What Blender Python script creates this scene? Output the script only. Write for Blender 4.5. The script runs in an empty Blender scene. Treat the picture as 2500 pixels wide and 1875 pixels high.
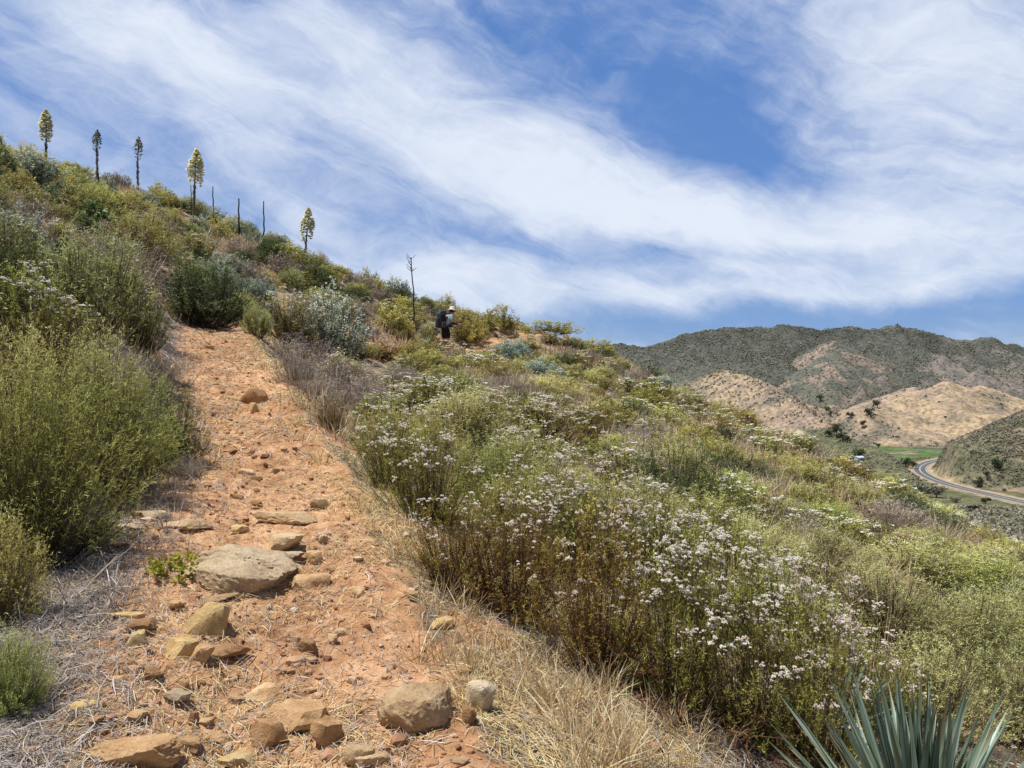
import bpy, math, random
import numpy as np
from mathutils import Vector, Matrix

# ---------------------------------------------------------------- basics
scene = bpy.context.scene
col = scene.collection
RNG = np.random.default_rng(7)
PI = math.pi
F, CX, CY, CAMZ = 773.0, 512.0, 384.0, 1.6     # focal length and centre of a 1024 px wide frame

def norm(v):
    return v / np.maximum(np.linalg.norm(v, axis=-1, keepdims=True), 1e-9)

def _hash(ix, iy, seed):
    h = (ix.astype(np.int64) * 374761393 + iy.astype(np.int64) * 668265263 + seed * 974634777) & 0xFFFFFFFF
    h = ((h ^ (h >> 13)) * 1274126177) & 0xFFFFFFFF
    h = h ^ (h >> 16)
    return (h & 0xFFFFFF).astype(np.float64) / 0xFFFFFF

def vnoise(x, y, seed=0):
    x = np.asarray(x, float); y = np.asarray(y, float)
    ix = np.floor(x); iy = np.floor(y)
    fx = x - ix; fy = y - iy
    fx = fx * fx * fx * (fx * (fx * 6 - 15) + 10); fy = fy * fy * fy * (fy * (fy * 6 - 15) + 10)
    a = _hash(ix, iy, seed); b = _hash(ix + 1, iy, seed)
    c = _hash(ix, iy + 1, seed); d = _hash(ix + 1, iy + 1, seed)
    return (a * (1 - fx) + b * fx) * (1 - fy) + (c * (1 - fx) + d * fx) * fy

def fbm(x, y, seed=0, oct=4, gain=.5):
    s = 0; a = 1; t = 0
    for i in range(oct):
        s = s + a * vnoise(x * 2 ** i + 13.7 * i, y * 2 ** i - 7.3 * i, seed + i); t += a; a *= gain
    return s / t

def ridged(x, y, seed=0, oct=4):
    s = 0; a = 1; t = 0
    for i in range(oct):
        n = 1 - np.abs(2 * vnoise(x * 2 ** i + 5.1 * i, y * 2 ** i + 9.2 * i, seed + i) - 1)
        s = s + a * n * n; t += a; a *= .5
    return s / t

def sstep(a, b, x):
    t = np.clip((x - a) / (b - a), 0, 1)
    return t * t * (3 - 2 * t)

# ---------------------------------------------------------------- mesh building
def make_mesh(name, V, Fs, mats, midx=None, smooth=False, attrs=None, cols=None):
    me = bpy.data.meshes.new(name)
    V = np.ascontiguousarray(V, np.float32)
    Fs = [np.asarray(f, np.int32) for f in Fs if len(f)]
    me.vertices.add(len(V)); me.vertices.foreach_set('co', V.ravel())
    nl = sum(f.size for f in Fs); npoly = sum(len(f) for f in Fs)
    me.loops.add(nl); me.loops.foreach_set('vertex_index', np.concatenate([f.ravel() for f in Fs]))
    starts = []; o = 0
    for f in Fs:
        k = f.shape[1]; starts.append(o + np.arange(len(f)) * k); o += f.size
    me.polygons.add(npoly); me.polygons.foreach_set('loop_start', np.concatenate(starts).astype(np.int32))
    for m in mats: me.materials.append(m)
    if midx is not None:
        me.polygons.foreach_set('material_index', np.asarray(midx, np.int32))
    me.update(calc_edges=True)
    me.polygons.foreach_set('use_smooth', np.full(npoly, smooth, bool))
    for k, a in (attrs or {}).items():
        at = me.attributes.new(k, 'FLOAT', 'POINT'); at.data.foreach_set('value', np.asarray(a, np.float32))
    for k, a in (cols or {}).items():
        at = me.attributes.new(k, 'FLOAT_COLOR', 'POINT')
        c = np.ones((len(V), 4), np.float32); c[:, :3] = a; at.data.foreach_set('color', c.ravel())
    me.validate()
    return me

class MB:
    """collects vertices and faces of one mesh"""
    def __init__(s): s.v = []; s.f = []; s.t = []; s.n = 0
    def add(s, V, Fs, tint=.5):
        V = np.asarray(V, float).reshape(-1, 3)
        if len(V) == 0: return
        for f in Fs: s.f.append(np.asarray(f) + s.n)
        s.v.append(V); s.t.append(np.broadcast_to(np.asarray(tint, float), (len(V),)) if np.ndim(tint) == 0 else np.asarray(tint, float))
        s.n += len(V)
    def mesh(s, name, mat, smooth=False):
        q = [f for f in s.f if f.shape[1] == 4]; t = [f for f in s.f if f.shape[1] == 3]
        o = [f for f in s.f if f.shape[1] not in (3, 4)]
        Fs = ([np.concatenate(q)] if q else []) + ([np.concatenate(t)] if t else []) + o
        return make_mesh(name, np.concatenate(s.v), Fs, [mat], smooth=smooth, attrs={'tint': np.concatenate(s.t)})

def link(name, me, parent=None):
    o = bpy.data.objects.new(name, me); col.objects.link(o)
    if parent is not None: o.parent = parent
    return o

def tag(o, label=None, cat=None, group=None, kind=None):
    if label: o['label'] = label
    if cat: o['category'] = cat
    if group: o['group'] = group
    if kind: o['kind'] = kind
    return o

def copy_thing(root, name=None):
    r = root.copy(); col.objects.link(r)
    for ch in root.children:
        c = ch.copy(); col.objects.link(c); c.parent = r
        for g in ch.children:
            d = g.copy(); col.objects.link(d); d.parent = c
    return r

def quads_from_leaves(p, d, w, L, W, mid=.45):
    """diamond blades: base p, direction d, width vector w"""
    n = len(p)
    L = np.broadcast_to(L, (n,))[:, None]; W = np.broadcast_to(W, (n,))[:, None]
    V = np.stack([p, p + d * L * mid + w * W * .5, p + d * L, p + d * L * mid - w * W * .5], 1).reshape(-1, 3)
    Q = np.arange(n * 4).reshape(n, 4)
    return V, Q

def ribbons(a, b, w, W):
    n = len(a); W = np.broadcast_to(W, (n,))[:, None]
    V = np.stack([a - w * W * .5, a + w * W * .5, b + w * W * .3, b - w * W * .3], 1).reshape(-1, 3)
    return V, np.arange(n * 4).reshape(n, 4)

def tubes(P, R, k=3):
    """P (n,m,3) polylines, R (n,m) or (m,) radii, k-sided"""
    n, m, _ = P.shape
    R = np.broadcast_to(R, (n, m))
    T = np.gradient(P, axis=1); T = norm(T)
    ref = np.where(np.abs(T[..., 2:3]) > .9, np.array([1., 0, 0]), np.array([0, 0, 1.]))
    A = norm(np.cross(T, ref)); B = np.cross(T, A)
    an = np.arange(k) / k * 2 * PI
    V = P[:, :, None, :] + R[:, :, None, None] * (A[:, :, None, :] * np.cos(an)[None, None, :, None] + B[:, :, None, :] * np.sin(an)[None, None, :, None])
    idx = np.arange(n * m * k).reshape(n, m, k)
    a = idx[:, :-1, :]; b = np.roll(a, -1, 2); d = idx[:, 1:, :]; c = np.roll(d, -1, 2)
    Q = np.stack([a, b, c, d], -1).reshape(-1, 4)
    return V.reshape(-1, 3), Q

OCT_V = np.array([[1, 0, 0], [0, 1, 0], [-1, 0, 0], [0, -1, 0], [0, 0, 1], [0, 0, -1]], float)
OCT_F = np.array([[0, 1, 4], [1, 2, 4], [2, 3, 4], [3, 0, 4], [1, 0, 5], [2, 1, 5], [3, 2, 5], [0, 3, 5]])
def octas(c, r, sz=1.0):
    n = len(c); r = np.broadcast_to(r, (n,))
    s = OCT_V * np.array([1, 1, sz])
    a = RNG.uniform(0, PI, n); ca, sa = np.cos(a), np.sin(a)
    X = s[None, :, 0] * ca[:, None] - s[None, :, 1] * sa[:, None]
    Y = s[None, :, 0] * sa[:, None] + s[None, :, 1] * ca[:, None]
    V = np.stack([X, Y, np.broadcast_to(s[None, :, 2], X.shape)], -1) * r[:, None, None] + c[:, None, :]
    Fc = (OCT_F[None] + (np.arange(n) * 6)[:, None, None]).reshape(-1, 3)
    return V.reshape(-1, 3), Fc

# ---------------------------------------------------------------- materials
def new_mat(name):
    m = bpy.data.materials.new(name); m.use_nodes = True
    nt = m.node_tree; nt.nodes.clear()
    out = nt.nodes.new('ShaderNodeOutputMaterial')
    return m, nt, out

def N(nt, t, **kw):
    n = nt.nodes.new(t)
    for k, v in kw.items():
        if k.startswith('i_'):
            n.inputs[k[2:].replace('_', ' ')].default_value = v
        else: setattr(n, k, v)
    return n

def ramp(nt, stops, fac=None):
    r = nt.nodes.new('ShaderNodeValToRGB')
    e = r.color_ramp.elements
    while len(e) < len(stops): e.new(.5)
    for el, (p, c) in zip(e, stops):
        el.position = p; el.color = (*c, 1) if len(c) == 3 else c
    if fac is not None: nt.links.new(fac, r.inputs[0])
    return r

def leaf_mat(name, stops, trans=.24, rough=.6, hue=.015, val=.18, spec=.25):
    m, nt, out = new_mat(name); L = nt.links.new
    at = N(nt, 'ShaderNodeAttribute', attribute_name='tint')
    oi = N(nt, 'ShaderNodeObjectInfo')
    r = ramp(nt, stops, at.outputs['Fac'])
    hs = N(nt, 'ShaderNodeHueSaturation')
    mh = N(nt, 'ShaderNodeMapRange', i_To_Min=.5 - hue, i_To_Max=.5 + hue); L(oi.outputs['Random'], mh.inputs[0])
    fr = N(nt, 'ShaderNodeMath', operation='MULTIPLY'); fr.inputs[1].default_value = 7.31; L(oi.outputs['Random'], fr.inputs[0])
    fr2 = N(nt, 'ShaderNodeMath', operation='FRACT'); L(fr.outputs[0], fr2.inputs[0])
    mv = N(nt, 'ShaderNodeMapRange', i_To_Min=1 - val, i_To_Max=1 + val); L(fr2.outputs[0], mv.inputs[0])
    L(mh.outputs[0], hs.inputs['Hue']); L(mv.outputs[0], hs.inputs['Value']); L(r.outputs[0], hs.inputs['Color'])
    p = N(nt, 'ShaderNodeBsdfPrincipled'); p.inputs['Roughness'].default_value = rough
    p.inputs['Specular IOR Level'].default_value = spec
    L(hs.outputs[0], p.inputs['Base Color'])
    if trans > 0:
        tr = N(nt, 'ShaderNodeBsdfTranslucent'); L(hs.outputs[0], tr.inputs['Color'])
        mx = N(nt, 'ShaderNodeMixShader'); mx.inputs[0].default_value = trans
        L(p.outputs[0], mx.inputs[1]); L(tr.outputs[0], mx.inputs[2]); L(mx.outputs[0], out.inputs[0])
    else: L(p.outputs[0], out.inputs[0])
    return m

def plain_mat(name, c, rough=.8, noise=0, scale=30, spec=.3):
    m, nt, out = new_mat(name); L = nt.links.new
    p = N(nt, 'ShaderNodeBsdfPrincipled'); p.inputs['Roughness'].default_value = rough
    p.inputs['Specular IOR Level'].default_value = spec
    if noise:
        tc = N(nt, 'ShaderNodeTexCoord'); nz = N(nt, 'ShaderNodeTexNoise', i_Scale=scale, i_Detail=5.0)
        L(tc.outputs['Object'], nz.inputs['Vector'])
        r = ramp(nt, [(.3, tuple(x * (1 - noise) for x in c)), (.7, tuple(min(1, x * (1 + noise)) for x in c))], nz.outputs[0])
        L(r.outputs[0], p.inputs['Base Color'])
    else: p.inputs['Base Color'].default_value = (*c, 1)
    L(p.outputs[0], out.inputs[0])
    return m

M = {}
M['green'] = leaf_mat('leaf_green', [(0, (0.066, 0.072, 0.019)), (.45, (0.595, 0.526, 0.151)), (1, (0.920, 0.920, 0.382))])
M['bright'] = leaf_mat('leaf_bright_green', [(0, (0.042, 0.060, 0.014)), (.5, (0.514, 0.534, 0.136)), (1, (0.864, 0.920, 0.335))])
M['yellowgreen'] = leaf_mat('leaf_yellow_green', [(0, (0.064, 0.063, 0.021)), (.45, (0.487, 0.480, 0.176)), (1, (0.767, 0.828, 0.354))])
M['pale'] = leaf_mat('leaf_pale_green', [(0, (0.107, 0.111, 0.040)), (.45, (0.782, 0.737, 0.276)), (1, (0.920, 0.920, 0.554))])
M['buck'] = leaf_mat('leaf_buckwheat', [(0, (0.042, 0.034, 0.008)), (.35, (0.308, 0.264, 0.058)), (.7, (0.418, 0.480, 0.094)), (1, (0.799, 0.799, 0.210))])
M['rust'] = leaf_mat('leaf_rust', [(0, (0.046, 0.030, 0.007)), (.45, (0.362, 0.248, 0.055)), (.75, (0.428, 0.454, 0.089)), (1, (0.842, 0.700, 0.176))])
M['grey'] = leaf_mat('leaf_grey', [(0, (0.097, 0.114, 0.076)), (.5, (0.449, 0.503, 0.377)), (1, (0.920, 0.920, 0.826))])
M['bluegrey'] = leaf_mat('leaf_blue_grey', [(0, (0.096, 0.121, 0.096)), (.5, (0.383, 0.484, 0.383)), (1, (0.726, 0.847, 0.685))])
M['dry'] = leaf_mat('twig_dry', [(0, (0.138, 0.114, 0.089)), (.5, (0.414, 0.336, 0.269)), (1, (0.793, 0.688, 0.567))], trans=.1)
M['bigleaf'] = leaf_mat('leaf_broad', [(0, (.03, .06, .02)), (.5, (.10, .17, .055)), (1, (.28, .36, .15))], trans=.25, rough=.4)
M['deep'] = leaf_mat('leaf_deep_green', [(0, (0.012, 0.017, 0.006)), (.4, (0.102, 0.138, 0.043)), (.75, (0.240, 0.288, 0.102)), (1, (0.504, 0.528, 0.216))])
M['flower'] = leaf_mat('flower_white', [(0, (.40, .22, .13)), (.22, (.74, .61, .48)), (.5, (.90, .84, .73)), (1, (.92, .88, .80))], trans=.15, hue=.01, val=.05)
M['pinkflower'] = leaf_mat('flower_pink', [(0, (.42, .24, .16)), (.3, (.78, .64, .54)), (1, (.91, .84, .76))], trans=.15, hue=.01, val=.05)
M['stem'] = leaf_mat('stem_brown', [(0, (.045, .032, .022)), (.5, (.11, .075, .045)), (1, (.22, .16, .10))], trans=0)
M['redstem'] = leaf_mat('stem_red_brown', [(0, (0.068, 0.032, 0.018)), (.5, (0.150, 0.068, 0.036)), (1, (0.255, 0.135, 0.081))], trans=0)
M['straw'] = leaf_mat('straw', [(0, (0.243, 0.151, 0.071)), (.4, (0.639, 0.455, 0.225)), (.75, (0.896, 0.691, 0.375)), (1, (0.920, 0.920, 0.630))], trans=.15)
M['greystraw'] = leaf_mat('litter_grey', [(0, (0.108, 0.081, 0.064)), (.4, (0.349, 0.282, 0.242)), (.8, (0.592, 0.524, 0.484)), (1, (0.806, 0.752, 0.726))], trans=.05)
M['pinkgrass'] = leaf_mat('grass_pinkish_dry', [(0, (0.210, 0.142, 0.085)), (.5, (0.590, 0.429, 0.276)), (1, (0.900, 0.739, 0.528))], trans=.2)
M['yucca'] = leaf_mat('yucca_leaf', [(0, (.12, .075, .035)), (.3, (.10, .15, .095)), (.6, (.21, .29, .21)), (.85, (.34, .42, .33)), (1, (.50, .54, .45))], trans=.08, rough=.42, hue=.01, spec=.45)
M['yuccadry'] = leaf_mat('yucca_leaf_dry', [(0, (.07, .045, .02)), (.5, (.22, .15, .07)), (1, (.46, .36, .2))], trans=.05)
M['cream'] = leaf_mat('yucca_flower', [(0, (.74, .72, .54)), (.4, (.90, .89, .74)), (.8, (.90, .88, .64)), (1, (.90, .84, .42))], trans=.6, hue=.005, val=.04)
M['pods'] = leaf_mat('yucca_spent_flower', [(0, (.06, .07, .04)), (.5, (.24, .25, .17)), (1, (.62, .62, .50))], trans=.05)
M['stalk'] = leaf_mat('yucca_stalk', [(0, (.035, .03, .022)), (.5, (.11, .10, .065)), (1, (.30, .29, .2))], trans=0)
M['deadstalk'] = plain_mat('dead_stalk', (.035, .028, .024), .9, .5, 12)
M['trunk'] = plain_mat('bark', (.09, .065, .045), .9, .4, 8)
M['oak'] = leaf_mat('oak_leaf', [(0, (0.017, 0.031, 0.014)), (.5, (0.049, 0.077, 0.031)), (1, (0.119, 0.154, 0.070))], trans=.1)
M['scrub'] = leaf_mat('far_scrub', [(0, (0.067, 0.072, 0.051)), (.5, (0.162, 0.162, 0.109)), (1, (0.323, 0.299, 0.219))], trans=.1)

# ground: everything reads the masks stored on the terrain
def ground_mat():
    m, nt, out = new_mat('hillside_soil'); L = nt.links.new
    tc = N(nt, 'ShaderNodeTexCoord')
    at = N(nt, 'ShaderNodeAttribute', attribute_name='soil')
    def nz(sc, det=6., rough=.6):
        n = N(nt, 'ShaderNodeTexNoise', i_Scale=sc, i_Detail=det, i_Roughness=rough); L(tc.outputs['Object'], n.inputs['Vector']); return n
    n1 = nz(1.6); n2 = nz(14.); n3 = nz(70., 5., .7); n4 = nz(5.)
    soil = ramp(nt, [(.25, (.27, .135, .065)), (.45, (.54, .30, .155)), (.6, (.66, .40, .22)), (.8, (.77, .56, .36))], n2.outputs[0])
    straw = ramp(nt, [(.25, (.24, .16, .09)), (.5, (.46, .34, .20)), (.7, (.62, .49, .32))], n3.outputs[0])
    litter = ramp(nt, [(.28, (.075, .06, .05)), (.5, (.17, .135, .105)), (.72, (.34, .28, .22))], n3.outputs[0])
    ma = N(nt, 'ShaderNodeMix', data_type='RGBA')      # litter -> straw by patch
    rs = ramp(nt, [(.42, (0, 0, 0)), (.58, (1, 1, 1))], n1.outputs[0])
    L(rs.outputs[0], ma.inputs['Factor']); L(litter.outputs[0], ma.inputs['A']); L(straw.outputs[0], ma.inputs['B'])
    # soil mask with ragged edge
    ad = N(nt, 'ShaderNodeMath', operation='ADD'); L(at.outputs['Fac'], ad.inputs[0])
    sb = N(nt, 'ShaderNodeMath', operation='MULTIPLY_ADD'); L(n4.outputs[0], sb.inputs[0]); sb.inputs[1].default_value = 1.1; sb.inputs[2].default_value = -.55
    L(sb.outputs[0], ad.inputs[1])
    rm = ramp(nt, [(.38, (0, 0, 0)), (.62, (1, 1, 1))], ad.outputs[0])
    mb = N(nt, 'ShaderNodeMix', data_type='RGBA')
    L(rm.outputs[0], mb.inputs['Factor']); L(ma.outputs['Result'], mb.inputs['A']); L(soil.outputs[0], mb.inputs['B'])
    n5 = nz(2.7, 4.); n6 = nz(.55, 3.)
    v1 = ramp(nt, [(.34, (.72, .68, .64)), (.5, (1, 1, 1)), (.66, (1.12, 1.16, 1.2))], n5.outputs[0]); v2 = ramp(nt, [(.35, (.86, .80, .76)), (.6, (1.08, 1.08, 1.08))], n6.outputs[0])
    mv1 = N(nt, 'ShaderNodeMix', data_type='RGBA', blend_type='MULTIPLY'); mv1.inputs['Factor'].default_value = 1; L(mb.outputs['Result'], mv1.inputs['A']); L(v1.outputs[0], mv1.inputs['B'])
    mv2 = N(nt, 'ShaderNodeMix', data_type='RGBA', blend_type='MULTIPLY'); mv2.inputs['Factor'].default_value = 1; L(mv1.outputs['Result'], mv2.inputs['A']); L(v2.outputs[0], mv2.inputs['B'])
    p = N(nt, 'ShaderNodeBsdfPrincipled'); p.inputs['Roughness'].default_value = .95; p.inputs['Specular IOR Level'].default_value = .1
    L(mv2.outputs['Result'], p.inputs['Base Color'])
    bs = N(nt, 'ShaderNodeMath', operation='ADD'); L(n2.outputs[0], bs.inputs[0]); 
    b2 = N(nt, 'ShaderNodeMath', operation='MULTIPLY'); L(n3.outputs[0], b2.inputs[0]); b2.inputs[1].default_value = .6; L(b2.outputs[0], bs.inputs[1])
    bp = N(nt, 'ShaderNodeBump', i_Strength=.8, i_Distance=.03); L(bs.outputs[0], bp.inputs['Height']); L(bp.outputs[0], p.inputs['Normal'])
    L(p.outputs[0], out.inputs[0])
    return m
M['ground'] = ground_mat()

def rock_mat(name, c0, c1, c2, dark=.6):
    m, nt, out = new_mat(name); L = nt.links.new
    tc = N(nt, 'ShaderNodeTexCoord'); oi = N(nt, 'ShaderNodeObjectInfo')
    mp = N(nt, 'ShaderNodeVectorMath', operation='ADD'); L(tc.outputs['Object'], mp.inputs[0]); 
    sc = N(nt, 'ShaderNodeVectorMath', operation='SCALE'); sc.inputs[0].default_value = (31, 17, 23); L(oi.outputs['Random'], sc.inputs['Scale']); L(sc.outputs[0], mp.inputs[1])
    a = N(nt, 'ShaderNodeTexNoise', i_Scale=7., i_Detail=7., i_Roughness=.65); L(mp.outputs[0], a.inputs['Vector'])
    b = N(nt, 'ShaderNodeTexNoise', i_Scale=85., i_Detail=8., i_Roughness=.75); L(mp.outputs[0], b.inputs['Vector'])
    r = ramp(nt, [(.3, c0), (.5, c1), (.7, c2)], a.outputs[0])
    g = ramp(nt, [(.3, (dark, dark * .93, dark * .85)), (.6, (1, 1, 1))], b.outputs[0])
    mx = N(nt, 'ShaderNodeMix', data_type='RGBA', blend_type='MULTIPLY'); mx.inputs['Factor'].default_value = .8
    L(r.outputs[0], mx.inputs['A']); L(g.outputs[0], mx.inputs['B'])
    hs = N(nt, 'ShaderNodeHueSaturation'); mv = N(nt, 'ShaderNodeMapRange', i_To_Min=.85, i_To_Max=1.12); L(oi.outputs['Random'], mv.inputs[0]); L(mv.outputs[0], hs.inputs['Value']); L(mx.outputs['Result'], hs.inputs['Color'])
    p = N(nt, 'ShaderNodeBsdfPrincipled'); p.inputs['Roughness'].default_value = .9; p.inputs['Specular IOR Level'].default_value = .2
    L(hs.outputs[0], p.inputs['Base Color'])
    ad = N(nt, 'ShaderNodeMath', operation='MULTIPLY_ADD'); L(b.outputs[0], ad.inputs[0]); ad.inputs[1].default_value = .35; L(a.outputs[0], ad.inputs[2])
    bp = N(nt, 'ShaderNodeBump', i_Strength=1., i_Distance=.025); L(ad.outputs[0], bp.inputs['Height']); L(bp.outputs[0], p.inputs['Normal'])
    L(p.outputs[0], out.inputs[0]); return m
M['rock_tan'] = rock_mat('sandstone_tan', (0.426, 0.275, 0.147), (0.650, 0.451, 0.252), (0.784, 0.594, 0.378))
M['rock_orange'] = rock_mat('sandstone_orange', (0.470, 0.260, 0.121), (0.694, 0.442, 0.228), (0.829, 0.637, 0.376))
M['rock_yellow'] = rock_mat('sandstone_yellow', (0.529, 0.350, 0.147), (0.759, 0.531, 0.242), (0.850, 0.678, 0.378))
M['rock_pale'] = rock_mat('sandstone_pale', (.46, .35, .21), (.66, .53, .35), (.76, .65, .46))
M['rock_grey'] = rock_mat('sandstone_grey', (0.418, 0.300, 0.170), (0.682, 0.524, 0.330), (0.836, 0.685, 0.470), .4)
M['rock_dark'] = rock_mat('sandstone_dark', (0.276, 0.143, 0.065), (0.437, 0.247, 0.117), (0.598, 0.403, 0.221))

# ---------------------------------------------------------------- hillside height field
trail = np.array([(-.6, -3, -.55), (-.65, 0, 0), (-.75, 2.36, .41), (-.92, 3.07, .54), (-1.41, 4.3, .76), (-1.92, 5.67, 1.0), (-2.57, 7.2, 1.28),
                  (-3.6, 9.9, 1.8), (-4.8, 12.4, 2.3), (-5.45, 14.3, 2.62), (-5.4, 16.5, 2.74), (-4.7, 19.5, 2.74), (-3.7, 23, 2.72),
                  (-3.2, 28, 2.76), (-2.7, 32, 2.86), (-1.5, 35, 3.2), (-.3, 37.5, 3.75), (1.2, 40.5, 4.25), (4, 46, 4.0)])
def resample(P, step):
    d = np.r_[0, np.cumsum(np.linalg.norm(np.diff(P, axis=0), axis=1))]
    # smooth by a light moving average of a fine linear resample
    s = np.arange(0, d[-1], step)
    Q = np.stack([np.interp(s, d, P[:, k]) for k in range(P.shape[1])], 1)
    k = max(1, int(.8 / step)); ker = np.ones(k) / k
    Qp = np.pad(Q, ((k, k), (0, 0)), 'edge')
    return np.stack([np.convolve(Qp[:, j], ker, 'same')[k:-k] for j in range(P.shape[1])], 1)
TR = resample(trail, .12)

def px2w(px, py, Y):
    return ((px - CX) / F * Y, Y, CAMZ + (CY - py) / F * Y)
cps = [px2w(*a) for a in [(0, 166, 32), (45, 170, 34), (93, 182, 36), (185, 214, 38), (278, 250, 40), (370, 290, 42), (463, 318, 42), (518, 332, 42), (570, 346, 41), (620, 364, 40),
                          (694, 410, 35), (787, 452, 30), (880, 490, 24), (972, 541, 17), (1024, 575, 13.5)]]
cps += [tuple(p) for p in trail[[0, 1, 2, 4, 5, 6, 7, 8, 9, 10, 11, 12, 13, 14, 15, 16, 17]]]
cps += [(-2.2, 3.3, .62), (-2.9, 4.2, .9), (-3.3, 5.2, 1.35), (-3.9, 6.5, 1.85), (-5, 5, 2.2), (-5.2, 8, 2.75), (-8, 8, 4.2), (-7, 12, 3.75), (-9.5, 15, 5.1), (-12, 22, 6.6), (-8, 22, 4.8), (-7.5, 30, 5.6), (-14, 30, 8.3), (-18, 24, 9.0), (-12, 14, 6.3),
        (-4, 0, .9), (-8, 0, 2.9), (-8, -5, 2.3), (4, -5, -2.2), (8, -5, -4),
        (.55, 2.4, .2), (.6, 4.2, .3), (2.4, 3.6, -.35), (4.6, 7, -.85), (1.2, 7, .3), (-1.0, 12, .95), (2, 12, .2), (5, 13, -.55), (0.5, 20, 1.55), (5, 22, .1), (2, 30, 2.0), (6, 30, .9), (8.5, 22, -.75), (8, 15, -1.3),
        (7, 4, -2.2), (12, 9, -4.4), (13, 15, -4.3), (15, 23, -4.6), (16.5, 34, -5.2), (13, 42, -2.4), (9, 52, -1.0), (2, 56, 2.4), (-6, 56, 4.8), (-16, 54, 7.0), (-26, 46, 9.6), (-30, 30, 13.4), (-28, 14, 12.5), (-22, 0, 9), (-20, -8, 8),
        (24, 20, -10), (26, 45, -13), (40, 20, -19), (40, 55, -25), (20, -6, -11), (40, -8, -20), (20, 75, -12), (0, 78, -4), (-25, 78, 2), (-42, 60, 8), (-44, 20, 17), (-40, -8, 15), (40, 78, -30)]
cps = np.array(cps)
def tps_fit(P, lam=.004):
    n = len(P); XY = P[:, :2] / 10
    d = np.linalg.norm(XY[:, None] - XY[None], axis=-1)
    K = np.where(d > 0, d * d * np.log(d + 1e-12), 0) + lam * np.eye(n)
    Pm = np.c_[np.ones(n), XY]
    A = np.block([[K, Pm], [Pm.T, np.zeros((3, 3))]])
    w = np.linalg.solve(A, np.r_[P[:, 2], 0, 0, 0])
    return XY, w
_XY, _W = tps_fit(cps)
def H_base(x, y):
    x = np.asarray(x, float); y = np.asarray(y, float); sh = x.shape
    q = np.stack([x.ravel(), y.ravel()], 1) / 10
    out = np.empty(len(q))
    for i in range(0, len(q), 20000):
        qq = q[i:i + 20000]
        d = np.linalg.norm(qq[:, None] - _XY[None], axis=-1)
        out[i:i + 20000] = (np.where(d > 0, d * d * np.log(d + 1e-12), 0)) @ _W[:-3] + _W[-3] + qq @ _W[-2:]
    return out.reshape(sh)
def trail_d(x, y):
    """distance to trail centre and height there"""
    x = np.asarray(x, float); y = np.asarray(y, float); sh = x.shape
    q = np.stack([x.ravel(), y.ravel()], 1)
    D = np.empty(len(q)); Zt = np.empty(len(q)); S = np.empty(len(q))
    for i in range(0, len(q), 10000):
        qq = q[i:i + 10000]
        d2 = ((qq[:, None] - TR[None, :, :2]) ** 2).sum(-1); j = d2.argmin(1)
        D[i:i + 10000] = np.sqrt(d2[np.arange(len(qq)), j]); Zt[i:i + 10000] = TR[j, 2]
        tg = TR[np.minimum(j + 1, len(TR) - 1), :2] - TR[np.maximum(j - 1, 0), :2]
        of = qq - TR[j, :2]
        S[i:i + 10000] = np.sign(tg[:, 0] * of[:, 1] - tg[:, 1] * of[:, 0])
    return D.reshape(sh), Zt.reshape(sh), S.reshape(sh)
def H_full(x, y):
    h = H_base(x, y)
    D, Zt, S = trail_d(x, y)
    w = 1 - sstep(.45, 1.25, D)
    dish = Zt - .05 * (1 - sstep(0, .6, D)) + .03 * S * np.minimum(D, .8)
    h = h * (1 - w) + dish * w
    r = np.hypot(x, y)
    h = h + (fbm(x * .7, y * .7, 11, 3) - .5) * .28 * sstep(.6, 2.5, D)
    h = h + (fbm(x * 3.1, y * 3.1, 12, 4) - .5) * .085
    h = h + (fbm(x * 14, y * 14, 13, 3) - .5) * .022 + (ridged(x * 2.2, y * 1.1, 15, 3) - .5) * .05 * (1 - sstep(.3, .8, D))
    return h, D, S

def axis(segs):
    out = [segs[0][0]]
    for a, b, st0, st1 in segs:
        x = a
        while x < b - 1e-6:
            st = st0 + (st1 - st0) * (x - a) / (b - a); x = min(b, x + st); out.append(x)
    return np.array(out)
gx = axis([(-44, -12, 1.2, .3), (-12, -4.5, .25, .06), (-4.5, 2.5, .028, .028), (2.5, 14, .06, .25), (14, 40, .3, 1.4)])
gy = axis([(-8, 1.8, .5, .08), (1.8, 7, .026, .032), (7, 16, .035, .09), (16, 44, .1, .22), (44, 78, .3, 1.5)])
GX, GY = np.meshgrid(gx, gy)
GH, GD, GS = H_full(GX, GY)
def H(x, y):
    """bilinear lookup in the terrain grid"""
    x = np.asarray(x, float); y = np.asarray(y, float)
    i = np.clip(np.searchsorted(gx, x) - 1, 0, len(gx) - 2); j = np.clip(np.searchsorted(gy, y) - 1, 0, len(gy) - 2)
    u = np.clip((x - gx[i]) / (gx[i + 1] - gx[i]), 0, 1); v = np.clip((y - gy[j]) / (gy[j + 1] - gy[j]), 0, 1)
    return (GH[j, i] * (1 - u) + GH[j, i + 1] * u) * (1 - v) + (GH[j + 1, i] * (1 - u) + GH[j + 1, i + 1] * u) * v
def lookup(G, x, y):
    i = np.clip(np.searchsorted(gx, x) - 1, 0, len(gx) - 2); j = np.clip(np.searchsorted(gy, y) - 1, 0, len(gy) - 2)
    return G[j, i]
_ys = np.concatenate([np.arange(1.6, 12, .02), np.arange(12, 60, .08)])
def hit(px, py):
    """first point where the line of sight meets the hillside, or its closest pass to the crest"""
    x = (px - CX) / F * _ys; z = CAMZ + (CY - py) / F * _ys
    g = H(x, _ys) - z
    k = np.argmax(g > 0)
    if g[k] <= 0: k = int(np.argmax(g / _ys))
    return np.array([x[k], _ys[k], float(H(x[k], _ys[k]))])
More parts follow.
